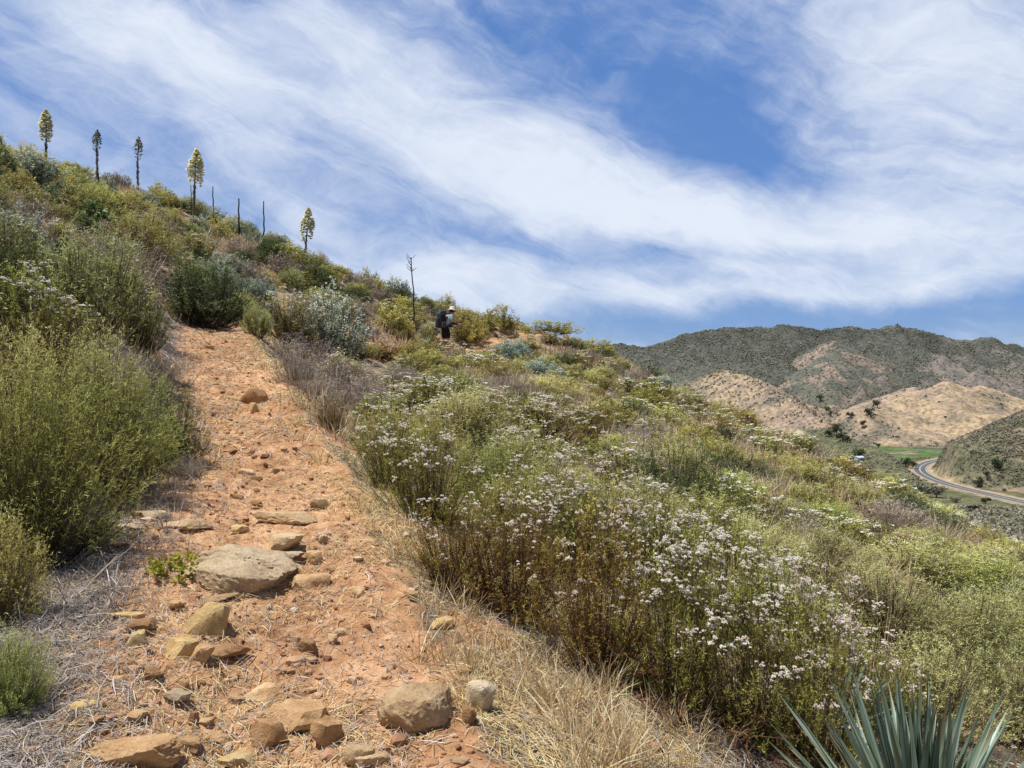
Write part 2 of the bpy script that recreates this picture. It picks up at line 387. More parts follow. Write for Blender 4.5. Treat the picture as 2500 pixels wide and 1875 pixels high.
def hd(dx, dy):
    """same, for a position read on the 2212 px wide view of the photograph"""
    return hit(dx * .46293, dy * .46293)
def project(p):
    return CX + p[0] / p[1] * F, CY - (p[2] - CAMZ) / p[1] * F

# soil mask
wid = .52 + .16 * fbm(GX * .9, GY * .9, 31, 2)
soil = 1 - sstep(wid * .75, wid * 1.35 + .12, GD)
soil = np.maximum(soil, .62 * (1 - sstep(1.0, 1.7, GD)) * sstep(.45, .62, fbm(GX * .8, GY * .8, 33, 3)))
soil = np.maximum(soil, (GY > 10) * .6 * sstep(.6, .7, fbm(GX * .35, GY * .35, 35, 3)))
ny, nx = GX.shape
V = np.stack([GX, GY, GH], -1).reshape(-1, 3)
idx = np.arange(nx * ny).reshape(ny, nx)
Q = np.stack([idx[:-1, :-1], idx[:-1, 1:], idx[1:, 1:], idx[1:, :-1]], -1).reshape(-1, 4)
Dq = (GD[:-1, :-1] + GD[1:, 1:]).ravel() * .5
istr = Dq < .8
def submesh(name, sel, mat):
    q = Q[sel]; u, inv = np.unique(q, return_inverse=True)
    return make_mesh(name, V[u], [inv.reshape(-1, 4)], [mat], smooth=True, attrs={'soil': soil.ravel()[u]})
tag(link('hillside', submesh('hillside', ~istr, M['ground'])), kind='structure')
tag(link('trail', submesh('trail', istr, M['ground'])), kind='structure')

# ---------------------------------------------------------------- valley and mountains
FLOOR = -58.0
def pw(dx, dy, Y):
    return np.array(px2w(dx * .46293, dy * .46293, Y))
sky_line = [(900, 770), (1100, 765), (1250, 752), (1340, 743), (1400, 749), (1440, 738), (1480, 723), (1540, 713), (1590, 708), (1640, 705), (1720, 703), (1770, 709), (1810, 710), (1850, 706), (1880, 713), (1900, 712), (1940, 706), (1965, 714),
            (2000, 716), (2030, 722), (2065, 730), (2100, 740), (2120, 733), (2140, 728), (2165, 733), (2185, 742), (2212, 752), (2300, 748), (2450, 760), (2700, 790)]
YR = 1500.0
SX = np.array([(d[0] * .46293 - CX) / F * YR for d in sky_line]); SZ = np.array([CAMZ + (CY - d[1] * .46293) / F * YR for d in sky_line])
def seg_ridge(X, Y, P, sl_l, sl_r=None, seed=1, rough=10.):
    """ridge with side slopes along polyline P (x,y,z)"""
    best = np.full(X.shape, -1e9)
    for a, b in zip(P[:-1], P[1:]):
        ab = b[:2] - a[:2]; L2 = (ab ** 2).sum()
        t = np.clip(((X - a[0]) * ab[0] + (Y - a[1]) * ab[1]) / L2, 0, 1)
        dx = X - (a[0] + ab[0] * t); dy = Y - (a[1] + ab[1] * t)
        d = np.hypot(dx, dy); z = a[2] + (b[2] - a[2]) * t
        side = ab[0] * dy - ab[1] * dx
        s = np.where(side > 0, sl_l, sl_r if sl_r else sl_l)
        dd = np.sqrt(d * d + 12 ** 2) - 12
        best = np.maximum(best, z - dd * s)
    n = (fbm(X / 45, Y / 45, seed, 4) - .5) * rough
    return best + n * np.clip((best - FLOOR) / 25, 0, 1)
P_left = np.array([pw(1480, 775, 1250), pw(1590, 812, 1050), pw(1680, 848, 930), pw(1750, 900, 830), pw(1800, 945, 790)])
P_mid = np.array([pw(1800, 740, 1400), pw(1790, 850, 1120), pw(1820, 885, 1000), pw(1835, 905, 930)])
P_tan = np.array([pw(1860, 935, 770), pw(1920, 880, 820), pw(2030, 824, 880), pw(2110, 838, 880), pw(2212, 872, 860), pw(2400, 930, 840)])
P_hill = np.array([pw(2015, 1035, 474), pw(2060, 998, 480), pw(2130, 938, 492), pw(2212, 905, 505), pw(2350, 850, 520), pw(2700, 800, 560)])
P_knoll = np.array([pw(1780, 925, 640), pw(1840, 955, 580), pw(1905, 985, 520), pw(1955, 1030, 465), pw(1985, 1075, 415)])
road_px = [(1180, 540), (1110, 521), (1060, 510), (1024, 502), (990, 494.5), (962, 488), (941, 482), (927, 476), (920, 470.5), (922, 465.5), (932, 461.5), (948, 458.5), (966, 456), (985, 454)]
ROADZ = FLOOR + .25
def road_pt(px, py):
    Y = (CAMZ - ROADZ) * F / (py - CY); return ((px - CX) / F * Y, Y)
_rp = np.array([road_pt(*p) for p in road_px])
def catmull(P, n=14):
    out = []
    for i in range(len(P) - 1):
        p0 = P[max(i - 1, 0)]; p1 = P[i]; p2 = P[i + 1]; p3 = P[min(i + 2, len(P) - 1)]
        for t in np.arange(n) / n:
            out.append(.5 * ((2 * p1) + (-p0 + p2) * t + (2 * p0 - 5 * p1 + 4 * p2 - p3) * t * t + (-p0 + 3 * p1 - 3 * p2 + p3) * t ** 3))
    out.append(P[-1]); return np.array(out)
RD = catmull(_rp)
def road_dist(X, Y):
    q = np.stack([X.ravel(), Y.ravel()], 1); D = np.empty(len(q))
    for i in range(0, len(q), 20000):
        D[i:i + 20000] = np.sqrt(((q[i:i + 20000, None] - RD[None]) ** 2).sum(-1).min(1))
    return D.reshape(X.shape)
def far_terrain(X, Y, full=True):
    wx = X + (fbm(X / 260, Y / 260, 41, 3) - .5) * 160; wy = Y + (fbm(X / 260, Y / 260, 44, 3) - .5) * 120
    t = np.clip((Y - 760) / (YR - 760), 0, 1.0)
    back = np.clip((Y - YR) / 900, 0, 1)
    zs = np.interp(X, SX, SZ) + (ridged(X / 48, Y / 400, 59, 3) - .45) * 11 * np.clip((X - 420) / 300, 0, 1)
    g = t ** 1.12
    gul = ridged(wx / 210, wy / 520, 51, 4)
    g2 = ridged(X / 90, Y / 140, 56, 3)
    main = FLOOR + (zs - FLOOR) * g - (1 - gul) * 74 * np.sqrt(np.clip(4 * t * (1 - t), 0, 1)) - (1 - g2) * 26 * np.clip(4 * t * (1 - t), 0, 1)
    main = main + (fbm(X / 28, Y / 28, 58, 3) - .5) * 12 * np.clip(t * 4, 0, 1) - back ** 2 * 170
    main = np.maximum(main, FLOOR - 6)
    z = main; kind = np.zeros(X.shape, int)
    def mx(h, k):
        nonlocal z, kind
        kind = np.where(h > z, k, kind); z = np.maximum(z, h)
    global GUL; GUL = gul * .65 + g2 * .35
    mx(seg_ridge(X, Y, P_left, .50, .62, 61, 16), 1)
    mx(seg_ridge(X, Y, P_mid, .5, .5, 62, 22), 2)
    mx(seg_ridge(X, Y, P_tan, .42, .40, 63, 24), 3)
    fl = FLOOR + (fbm(X / 30, Y / 30, 64, 3) - .5) * 1.2
    mx(fl, 4)
    mx(seg_ridge(X, Y, P_knoll, .60, .22, 65, 4), 5)
    apron = -13 - .114 * Y - .012 * np.maximum(X - 60, 0) + (fbm(X / 34, Y / 34, 66, 4) - .5) * 5.5
    mx(np.maximum(apron, -200), 6)
    rd = road_dist(X, Y)
    mx(seg_ridge(X, Y, P_hill, .52, .55, 67, 7), 7)
    w = 1 - sstep(7.5, 17, rd)
    z = z * (1 - w) + (ROADZ - .12) * w
    return z, kind, rd, t
fx = axis([(-900, 20, 60, 8), (20, 700, 4.2, 4.2), (700, 1500, 5, 8), (1500, 2600, 10, 60)])
fy = axis([(-400, 60, 60, 6), (60, 700, 4, 4), (700, 1560, 4.5, 5), (1560, 2900, 10, 60)])
FX, FY = np.meshgrid(fx, fy)
FZ, FK, FR, FT = far_terrain(FX, FY)
inside = (np.abs(FX) < 46) & (FY > -10) & (FY < 82)
FZ = np.where(inside, np.minimum(FZ, -34), FZ)
n1 = fbm(FX / 60, FY / 60, 71, 5); n2 = fbm(FX / 18, FY / 18, 73, 4); n3 = fbm(FX / 150, FY / 150, 75, 4)
def C(*c): return np.array(c, float)
chap, soilc, tanc, pinkc, greenc, olive = C(.090, .094, .070), C(.205, .172, .15), C(.47, .36, .235), C(.35, .262, .21), C(.125, .19, .065), C(.17, .17, .095)
def mixc(a, b, w): return a * (1 - w[..., None]) + b * w[..., None]
# scrub cover: more to the left and high up, more bare soil to the right
xr = np.clip((FX - 430) / 450, 0, 1)
cov = sstep(.34, .50, n1 * .5 + n2 * .3 + n3 * .45 - xr * .22 - .33 * (1 - FT) + .085 + (.52 - GUL) * .42)
base = mixc(np.broadcast_to(soilc, FX.shape + (3,)), np.broadcast_to(chap, FX.shape + (3,)), cov)
tanmix = mixc(np.broadcast_to(tanc, FX.shape + (3,)), np.broadcast_to(pinkc, FX.shape + (3,)), sstep(.30, .70, n3 * .5 + n2 * .5))
tansc = mixc(tanmix, np.broadcast_to(chap * 1.5, FX.shape + (3,)), .75 * sstep(.52, .66, n1 * .5 + n2 * .5))
lowmid = mixc(np.broadcast_to(pinkc * .95, FX.shape + (3,)), np.broadcast_to(chap * 1.4, FX.shape + (3,)), sstep(.42, .55, n1 * .5 + n2 * .5))
CO = base.copy()
w1 = (FK == 1) * sstep(1190, 1000, FY + (n1 - .5) * 260); CO = mixc(CO, tansc, w1)
CO = mixc(CO, lowmid, (FK == 2) * .9)
CO = mixc(CO, tansc, (FK == 3) * 1.0)
CO = mixc(CO, lowmid, (FK == 0) * (1 - sstep(.12, .34, FT + (n1 - .5) * .25)))
CO = mixc(CO, np.broadcast_to(greenc, CO.shape) * (0.8 + .5 * n2[..., None]), ((FK == 4) & (FY > 520)) * 1.0)
CO = mixc(CO, np.broadcast_to(olive, CO.shape), ((FK == 4) & (FY <= 520)) * 1.0)
kn = mixc(np.broadcast_to(C(.17, .17, .10), CO.shape), np.broadcast_to(C(.52, .43, .28), CO.shape), sstep(.52, .60, n1 * .55 + n2 * .45))
CO = mixc(CO, kn, (FK == 5) * 1.0)
ap = mixc(np.broadcast_to(C(.17, .17, .11), CO.shape), np.broadcast_to(C(.32, .27, .2), CO.shape), sstep(.50, .62, n1 * .4 + n2 * .6))
CO = mixc(CO, ap, (FK == 6) * 1.0)
hl = mixc(np.broadcast_to(C(.18, .175, .11), CO.shape), np.broadcast_to(C(.28, .23, .17), CO.shape), sstep(.45, .6, n1 * .4 + n2 * .6))
CO = mixc(CO, hl, (FK == 7) * 1.0)
CO = mixc(CO, np.broadcast_to(C(.55, .42, .26), CO.shape), 1 - sstep(6.5, 9.5, FR))
CO = mixc(CO, np.broadcast_to(C(.27, .29, .33), CO.shape), .16 * sstep(400, 1500, FY))  # blue-grey aerial haze painted into the slope colours, stronger with distance

def far_mat():
    m, nt, out = new_mat('distant_slopes'); L = nt.links.new
    at = N(nt, 'ShaderNodeAttribute', attribute_name='cover'); tc = N(nt, 'ShaderNodeTexCoord')
    a = N(nt, 'ShaderNodeTexNoise', i_Scale=.22, i_Detail=6., i_Roughness=.7); L(tc.outputs['Object'], a.inputs['Vector'])
    b = N(nt, 'ShaderNodeTexNoise', i_Scale=.055, i_Detail=5., i_Roughness=.6); L(tc.outputs['Object'], b.inputs['Vector'])
    r = ramp(nt, [(.36, (.52, .56, .52)), (.5, (1, 1, 1)), (.66, (1.42, 1.32, 1.2))], a.outputs[0])
    mx = N(nt, 'ShaderNodeMix', data_type='RGBA', blend_type='MULTIPLY'); mx.inputs['Factor'].default_value = 1
    L(at.outputs['Color'], mx.inputs['A']); L(r.outputs[0], mx.inputs['B'])
    r2 = ramp(nt, [(.4, (.8, .82, .8)), (.6, (1.12, 1.1, 1.05))], b.outputs[0])
    m2 = N(nt, 'ShaderNodeMix', data_type='RGBA', blend_type='MULTIPLY'); m2.inputs['Factor'].default_value = 1
    L(mx.outputs['Result'], m2.inputs['A']); L(r2.outputs[0], m2.inputs['B'])
    p = N(nt, 'ShaderNodeBsdfPrincipled'); p.inputs['Roughness'].default_value = .95; p.inputs['Specular IOR Level'].default_value = .05
    L(m2.outputs['Result'], p.inputs['Base Color'])
    bp = N(nt, 'ShaderNodeBump', i_Strength=.9, i_Distance=2.2); L(a.outputs[0], bp.inputs['Height']); L(bp.outputs[0], p.inputs['Normal'])
    L(p.outputs[0], out.inputs[0]); return m
M['far'] = far_mat()
fny, fnx = FX.shape
fidx = np.arange(fnx * fny).reshape(fny, fnx)
FQ = np.stack([fidx[:-1, :-1], fidx[:-1, 1:], fidx[1:, 1:], fidx[1:, :-1]], -1).reshape(-1, 4)
FV = np.stack([FX, FY, FZ], -1).reshape(-1, 3)
kq = FK[:-1, :-1].ravel()
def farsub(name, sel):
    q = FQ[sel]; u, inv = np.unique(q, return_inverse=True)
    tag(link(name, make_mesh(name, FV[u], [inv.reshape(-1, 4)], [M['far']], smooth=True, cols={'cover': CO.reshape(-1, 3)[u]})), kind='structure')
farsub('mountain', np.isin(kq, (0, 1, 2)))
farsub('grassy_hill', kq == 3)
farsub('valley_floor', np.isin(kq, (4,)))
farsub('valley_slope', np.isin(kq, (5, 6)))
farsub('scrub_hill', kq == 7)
g = 30000.0
tag(link('ground', make_mesh('ground', [(-g, -g, -75), (g, -g, -75), (g, g, -75), (-g, g, -75)], [[(0, 1, 2, 3)]], [plain_mat('outer_ground', (.16, .13, .08), .95, .3, .01)])), kind='structure')
def farH(x, y):
    i = np.clip(np.searchsorted(fx, x) - 1, 0, len(fx) - 2); j = np.clip(np.searchsorted(fy, y) - 1, 0, len(fy) - 2)
    u = (x - fx[i]) / (fx[i + 1] - fx[i]); v = (y - fy[j]) / (fy[j + 1] - fy[j])
    return (FZ[j, i] * (1 - u) + FZ[j, i + 1] * u) * (1 - v) + (FZ[j + 1, i] * (1 - u) + FZ[j + 1, i + 1] * u) * v
def farhit(px, py, y0=110.):
    ys = np.arange(y0, 1600, 1.0); x = (px - CX) / F * ys; z = CAMZ + (CY - py) / F * ys
    gk = farH(x, ys) - z; k = np.argmax(gk > 0)
    return np.array([x[k], ys[k], float(farH(x[k], ys[k]))])

# road: asphalt, shoulders and painted lines
tg = norm(np.gradient(RD, axis=0)); nrm = np.stack([-tg[:, 1], tg[:, 0]], 1)
def strip(o0, o1, z):
    a = np.c_[RD + nrm * o0, np.full(len(RD), z)]; b = np.c_[RD + nrm * o1, np.full(len(RD), z)]
    n = len(RD); Vv = np.concatenate([a, b]); i = np.arange(n - 1)
    return Vv, np.stack([i, i + 1, i + 1 + n, i + n], 1)
mroad = plain_mat('asphalt', (.115, .112, .112), .85, .12, .3)
mshould = plain_mat('road_shoulder', (.40, .31, .20), .95, .2, .4)
mwhite = plain_mat('road_paint', (.72, .71, .66), .6)
vv, qq = strip(-6.6, 6.6, ROADZ); tag(link('road_shoulder', make_mesh('road_shoulder', vv, [qq], [mshould])), kind='structure')
vv, qq = strip(-4.3, 4.3, ROADZ + .03); tag(link('road', make_mesh('road', vv, [qq], [mroad])), kind='structure')
mbk = MB()
for o, w in ((-3.75, .28), (3.75, .28), (-.22, .2), (.22, .2)):
    vv, qq = strip(o - w / 2, o + w / 2, ROADZ + .06); mbk.add(vv, [qq])
tag(link('road_marking', mbk.mesh('road_marking', mwhite)), kind='structure')

# ---------------------------------------------------------------- sun, sky, camera
sun_dir = norm(np.array([-.36, -.06, 1.0]))          # towards the sun
sd = bpy.data.lights.new('sun', 'SUN'); sd.energy = 5.0; sd.angle = math.radians(.5); sd.color = (1, .965, .905)
so = bpy.data.objects.new('sun', sd); col.objects.link(so)
so.rotation_euler = Vector(tuple(-sun_dir)).to_track_quat('-Z', 'Y').to_euler()
w = bpy.data.worlds.new('World'); scene.world = w; w.use_nodes = True
nt = w.node_tree; nt.nodes.clear(); L = nt.links.new
out = nt.nodes.new('ShaderNodeOutputWorld'); bg = N(nt, 'ShaderNodeBackground'); bg.inputs['Strength'].default_value = .1
L(bg.outputs[0], out.inputs[0])
sk = N(nt, 'ShaderNodeTexSky', sky_type='NISHITA', sun_disc=False)
sk.sun_elevation = math.asin(sun_dir[2]); sk.sun_rotation = math.atan2(sun_dir[0], sun_dir[1])
sk.altitude = 300; sk.air_density = 1.0; sk.dust_density = .2; sk.ozone_density = 2.2
skh = N(nt, 'ShaderNodeHueSaturation'); skh.inputs['Saturation'].default_value = 1.1; skh.inputs['Value'].default_value = 1.0
skh.inputs['Hue'].default_value = .503
skm = N(nt, 'ShaderNodeMix', data_type='RGBA'); skm.inputs['Factor'].default_value = .6; skm.inputs['B'].default_value = (.90, 2.5, 6.5, 1)
L(sk.outputs[0], skm.inputs['A'])
spz = N(nt, 'ShaderNodeTexCoord'); sps = N(nt, 'ShaderNodeSeparateXYZ'); L(spz.outputs['Generated'], sps.inputs[0])
mz = N(nt, 'ShaderNodeMapRange', interpolation_type='SMOOTHSTEP'); mz.inputs['From Min'].default_value = .40; mz.inputs['From Max'].default_value = .9; mz.inputs['To Min'].default_value = 1; mz.inputs['To Max'].default_value = .42; L(sps.outputs[2], mz.inputs[0])
my = N(nt, 'ShaderNodeMapRange', interpolation_type='SMOOTHSTEP'); my.inputs['From Min'].default_value = -.3; my.inputs['From Max'].default_value = .45; my.inputs['To Min'].default_value = .5; my.inputs['To Max'].default_value = 1; L(sps.outputs[1], my.inputs[0])
mm = N(nt, 'ShaderNodeMath', operation='MULTIPLY'); L(mz.outputs[0], mm.inputs[0]); L(my.outputs[0], mm.inputs[1])  # dims the sky overhead and behind the camera, added to weaken fill light
sv_ = N(nt, 'ShaderNodeVectorMath', operation='SCALE'); L(skm.outputs['Result'], sv_.inputs[0]); L(mm.outputs[0], sv_.inputs['Scale']); L(sv_.outputs[0], skh.inputs['Color'])
tc = N(nt, 'ShaderNodeTexCoord'); sp = N(nt, 'ShaderNodeSeparateXYZ'); L(tc.outputs['Generated'], sp.inputs[0])
az = N(nt, 'ShaderNodeMath', operation='ARCTAN2'); L(sp.outputs[0], az.inputs[0]); L(sp.outputs[1], az.inputs[1])
el = N(nt, 'ShaderNodeMath', operation='ARCSINE'); L(sp.outputs[2], el.inputs[0])
uv = N(nt, 'ShaderNodeCombineXYZ'); L(az.outputs[0], uv.inputs[0]); L(el.outputs[0], uv.inputs[1])
def nz(vec, scale, rot, loc=(0, 0, 0), det=7., rough=.55, dist=0.):
    mp = N(nt, 'ShaderNodeMapping'); mp.inputs['Scale'].default_value = scale; mp.inputs['Location'].default_value = loc
    rt = N(nt, 'ShaderNodeMapping'); rt.inputs['Rotation'].default_value = (0, 0, rot); L(vec, rt.inputs['Vector']); L(rt.outputs[0], mp.inputs['Vector'])
    n = N(nt, 'ShaderNodeTexNoise', i_Scale=1., i_Detail=det, i_Roughness=rough, i_Distortion=dist); L(mp.outputs[0], n.inputs['Vector']); return n
wn = nz(uv.outputs[0], (5, 8, 1), .35, det=5.)
wv = N(nt, 'ShaderNodeVectorMath', operation='MULTIPLY_ADD'); L(wn.outputs['Color'], wv.inputs[0]); wv.inputs[1].default_value = (.13, .10, 0)
ov = N(nt, 'ShaderNodeVectorMath', operation='ADD'); L(uv.outputs[0], ov.inputs[0]); ov.inputs[1].default_value = (-.065, -.05, 0)
L(ov.outputs[0], wv.inputs[2])
def angles(dx, dy):
    u = math.atan((dx - 1106) / 1670); return u, math.atan((829 - dy) / 1670 * math.cos(u))
acc = None
blobs = [(1106, 500, 4200, 2600, 0, .62), (480, 160, 430, 130, 22, .62), (930, 300, 560, 170, 26, .85), (1330, 430, 560, 130, 11, .85), (1850, 480, 620, 110, 3, .75), (2160, 230, 420, 400, 0, .62), (1950, 60, 420, 170, 20, .45),
         (2050, 590, 560, 60, 2, .55), (1420, 625, 640, 75, 2, .55), (980, 600, 360, 90, 10, .5), (640, 440, 420, 110, 24, .35), (330, 60, 330, 110, 22, .40), (120, 190, 300, 110, 15, .22), (760, 70, 330, 110, 20, .30), (1290, 200, 240, 70, -25, .30),
         (1480, 215, 560, 170, 26, -.42), (1250, 80, 480, 150, 15, -.34), (1600, 330, 300, 130, 30, -.45), (1430, 535, 560, 42, 4, -.62), (1750, 695, 900, 70, -1, -.8), (270, 290, 480, 90, 18, -.22), (800, 470, 300, 60, 24, -.25), (2130, 430, 260, 60, 20, -.35), (1700, 590, 420, 30, 2, -.3)]
for dx, dy, a, b, rot, wt in blobs:
    u, v = angles(dx, dy)
    mp = N(nt, 'ShaderNodeMapping', vector_type='TEXTURE')
    mp.inputs['Location'].default_value = (u, v, 0); mp.inputs['Rotation'].default_value = (0, 0, math.radians(-rot)); mp.inputs['Scale'].default_value = (a / 1670, b / 1670, 1)
    L(wv.outputs[0], mp.inputs['Vector'])
    gr = N(nt, 'ShaderNodeTexGradient', gradient_type='SPHERICAL'); L(mp.outputs[0], gr.inputs[0])
    sm = N(nt, 'ShaderNodeMath', operation='SMOOTHSTEP') if False else gr
    ma = N(nt, 'ShaderNodeMath', operation='MULTIPLY_ADD'); L(sm.outputs['Fac'], ma.inputs[0]); ma.inputs[1].default_value = wt
    if acc is None: ma.inputs[2].default_value = -.34
    else: L(acc.outputs[0], ma.inputs[2])
    acc = ma
na = nz(wv.outputs[0], (3.0, 9.5, 1), .38, (3.1, 1.7, 0), 7., .6, .5)
nb = nz(wv.outputs[0], (8, 30, 1), .36, (7.1, .7, 0), 7., .66, .7)
nc = nz(uv.outputs[0], (7, 12, 1), -.5, (1.1, 4.7, 0), 6., .62, 1.2)
for n, amp in ((na, 1.5), (nb, 1.1), (nc, .75)):
    ma = N(nt, 'ShaderNodeMath', operation='MULTIPLY_ADD'); L(n.outputs[0], ma.inputs[0]); ma.inputs[1].default_value = amp
    s2 = N(nt, 'ShaderNodeMath', operation='ADD'); s2.inputs[1].default_value = -amp * .5
    L(acc.outputs[0], s2.inputs[0]); L(s2.outputs[0], ma.inputs[2]); acc = ma
den = N(nt, 'ShaderNodeMapRange', interpolation_type='SMOOTHSTEP'); den.inputs['From Min'].default_value = -.5; den.inputs['From Max'].default_value = 1.3
den.inputs['To Min'].default_value = .06; den.inputs['To Max'].default_value = .93
L(acc.outputs[0], den.inputs[0])
cm = N(nt, 'ShaderNodeMix', data_type='RGBA'); cm.inputs['B'].default_value = (8.3, 8.9, 9.9, 1)
L(den.outputs[0], cm.inputs['Factor']); L(skh.outputs[0], cm.inputs['A']); L(cm.outputs['Result'], bg.inputs['Color'])

cam = bpy.data.cameras.new('camera'); co = bpy.data.objects.new('camera', cam); col.objects.link(co); scene.camera = co
cam.sensor_fit = 'HORIZONTAL'; cam.sensor_width = 36; cam.lens = 36 * F / 1024
cam.clip_start = .05; cam.clip_end = 60000
co.location = (0, 0, CAMZ); co.rotation_euler = (PI / 2, 0, 0)
scene.render.engine = 'CYCLES'
scene.view_settings.view_transform = 'Standard'; scene.view_settings.look = 'None'; scene.view_settings.exposure = 0
scene.cycles.max_bounces = 6; scene.cycles.diffuse_bounces = 2; scene.cycles.transparent_max_bounces = 4
scene.cycles.use_denoising = True

# ---------------------------------------------------------------- shrub prototypes
def bez(B, Cc, T, s):
    return B * (1 - s) ** 2 + Cc * 2 * s * (1 - s) + T * s * s
def bezt(B, Cc, T, s):
    return norm((Cc - B) * 2 * (1 - s) + (T - Cc) * 2 * s)

def gen_shrub(seed, R=.6, Hh=.9, nsh=200, ktw=6, mlv=10, ll=.03, lw=.005, upright=.7, tw=.16, up=.5, low=.35, s0=.3, leafspread=.6, stems=2, stemr=.004,
              flowers=0, fl_detail=2, fl_r=.016, flat=.85, wild=.10):
    rng = np.random.default_rng(seed)
    u = rng.random(nsh); ph = rng.uniform(0, 2 * PI, nsh)
    lob = 1 + .22 * np.sin(ph * 2 + rng.uniform(0, 6)) * rng.uniform(.3, 1) + .15 * np.sin(ph * 3 + rng.uniform(0, 6))
    rr = R * np.sqrt(u) * lob
    z = Hh * np.sqrt(np.clip(1 - flat * (rr / (R * lob)) ** 2, 0, 1)) * rng.uniform(.74, 1.05, nsh)
    x, y = rr * np.cos(ph), rr * np.sin(ph)
    z = z * (.80 + .34 * vnoise(x / R * 1.9 + seed, y / R * 1.9, seed))
    lowm = rng.random(nsh) < low; z = np.where(lowm, z * rng.uniform(.25, .9, nsh), z)
    wl = rng.random(nsh) < wild; z = np.where(wl, z * rng.uniform(1.05, 1.25, nsh), z)
    T = np.stack([x, y, z], 1)
    B = np.stack([x * .22 + rng.normal(0, .03, nsh), y * .22 + rng.normal(0, .03, nsh), np.full(nsh, -.08)], 1)
    Cc = B + (T - B) * np.stack([np.full(nsh, upright), np.full(nsh, upright), np.full(nsh, .42)], 1) + rng.normal(0, .05, (nsh, 3)) * R
    fo, st, fl = MB(), MB(), MB()
    # twigs
    nt_ = nsh * ktw
    i = np.repeat(np.arange(nsh), ktw); s = rng.uniform(s0, 1, nt_) ** .8; s = np.clip(s, s0, 1); s[::ktw] = .97
    P = bez(B[i], Cc[i], T[i], s[:, None]); D = bezt(B[i], Cc[i], T[i], s[:, None])
    D = norm(D + rng.normal(0, .45, (nt_, 3)) + np.array([0, 0, up * .5]))
    TL = tw * rng.uniform(.4, 1.15, nt_) * (Hh / .9)
    # leaves
    nl = nt_ * mlv
    k = np.repeat(np.arange(nt_), mlv); t = rng.random(nl)
    p = P[k] + D[k] * (TL[k] * t)[:, None]
    d = norm((D[k] * .75 + rng.normal(0, leafspread + .1, (nl, 3))) * np.array([1, 1, .62]))
    outw = p * np.array([1, 1, .3]) / R
    wv_ = norm(np.cross(d, rng.normal(0, .55, (nl, 3)) + np.array([-.25, .1, .75]) + .5 * outw))
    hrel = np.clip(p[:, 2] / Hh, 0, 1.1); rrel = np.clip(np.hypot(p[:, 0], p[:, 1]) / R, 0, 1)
    tint = .06 + .92 * np.maximum(hrel, rrel * .8) ** 1.7 * (.5 + .5 * t) + rng.normal(0, .13, nl) + .12 * (s[k] - .6)  # tips lighter; inner and low leaves darkened, bush shade painted into the tint
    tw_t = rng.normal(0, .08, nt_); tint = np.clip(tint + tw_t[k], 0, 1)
    if stems < 2: tint = np.clip(tint * (.95 if stems else .85) - .06, 0, 1)
    lv, lq = quads_from_leaves(p, d, wv_, ll * rng.uniform(.6, 1.3, nl), lw * rng.uniform(.7, 1.3, nl))
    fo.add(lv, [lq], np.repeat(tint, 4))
    if stems >= 1:
        sN = 6; ss = np.linspace(0, 1, sN)
        PP = np.stack([bez(B, Cc, T, q) for q in ss], 1)
        if stems == 2:
            w_ = rng.choice(nsh, min(nsh, 9), replace=False); tv, tq = tubes(PP[w_] * np.array([1, 1, .82]) + rng.normal(0, .012, (len(w_), sN, 3)), np.linspace(.011, .003, sN)[None, :] * rng.uniform(.7, 1.3, len(w_))[:, None], 5)
            st.add(tv, [tq], np.repeat(np.clip(rng.normal(.4, .2, len(w_)), 0, 1), sN * 5))
            nb2 = 46; jb = rng.choice(nsh, nb2); sb_ = rng.uniform(.3, .95, nb2); b0 = bez(B[jb], Cc[jb], T[jb], sb_[:, None]); db = norm(bezt(B[jb], Cc[jb], T[jb], sb_[:, None]) + rng.normal(0, .7, (nb2, 3))); e0 = b0 + db * rng.uniform(.08, .26, nb2)[:, None]
            tv, tq = tubes(np.stack([b0, (b0 + e0) / 2 + rng.normal(0, .012, (nb2, 3)), e0], 1), np.array([.0035, .0026, .0012]), 3)
            st.add(tv, [tq], np.repeat(np.clip(rng.normal(.85, .15, nb2), 0, 1), 9))
            tv, tq = tubes(PP, np.linspace(stemr, stemr * .35, sN)[None, :] * rng.uniform(.6, 1.5, nsh)[:, None], 3)
            st.add(tv, [tq], np.repeat(np.clip(rng.normal(.5, .22, nsh), 0, 1), sN * 3))
            e = P + D * TL[:, None]
            rv, rq = ribbons(P, e, norm(np.cross(D, rng.normal(0, 1, (nt_, 3)))), stemr * .45)
            st.add(rv, [rq], np.repeat(np.clip(rng.normal(.55, .2, nt_), 0, 1), 4))
        else:
            for a in range(sN - 1):
                rv, rq = ribbons(PP[:, a], PP[:, a + 1], norm(np.cross(PP[:, a + 1] - PP[:, a], rng.normal(0, 1, (nsh, 3)))), stemr * 2.2)
                st.add(rv, [rq], np.repeat(np.clip(rng.normal(.5, .22, nsh), 0, 1), 4))
    if flowers:
        cand = np.argsort(-(T[:, 2] / Hh + .35 * rng.random(nsh)))[:max(8, int(nsh * .62))]
        cand = rng.choice(cand, max(6, len(cand) // 2), replace=False); j = rng.choice(cand, flowers); ncl = max(5, flowers // 5); jc = rng.choice(cand, ncl); w5 = rng.integers(0, ncl, flowers); j = jc[w5]
        base = T[j] + rng.normal(0, .022, (flowers, 3)) * np.array([1.5, 1.5, .5]) * (R / .6)
        dd = norm(np.stack([rng.normal(0, .28, flowers), rng.normal(0, .28, flowers), np.ones(flowers)], 1))
        hgt = rng.uniform(.02, .10, ncl)[w5] + rng.uniform(0, .025, flowers)
        hd_ = base + dd * hgt[:, None]
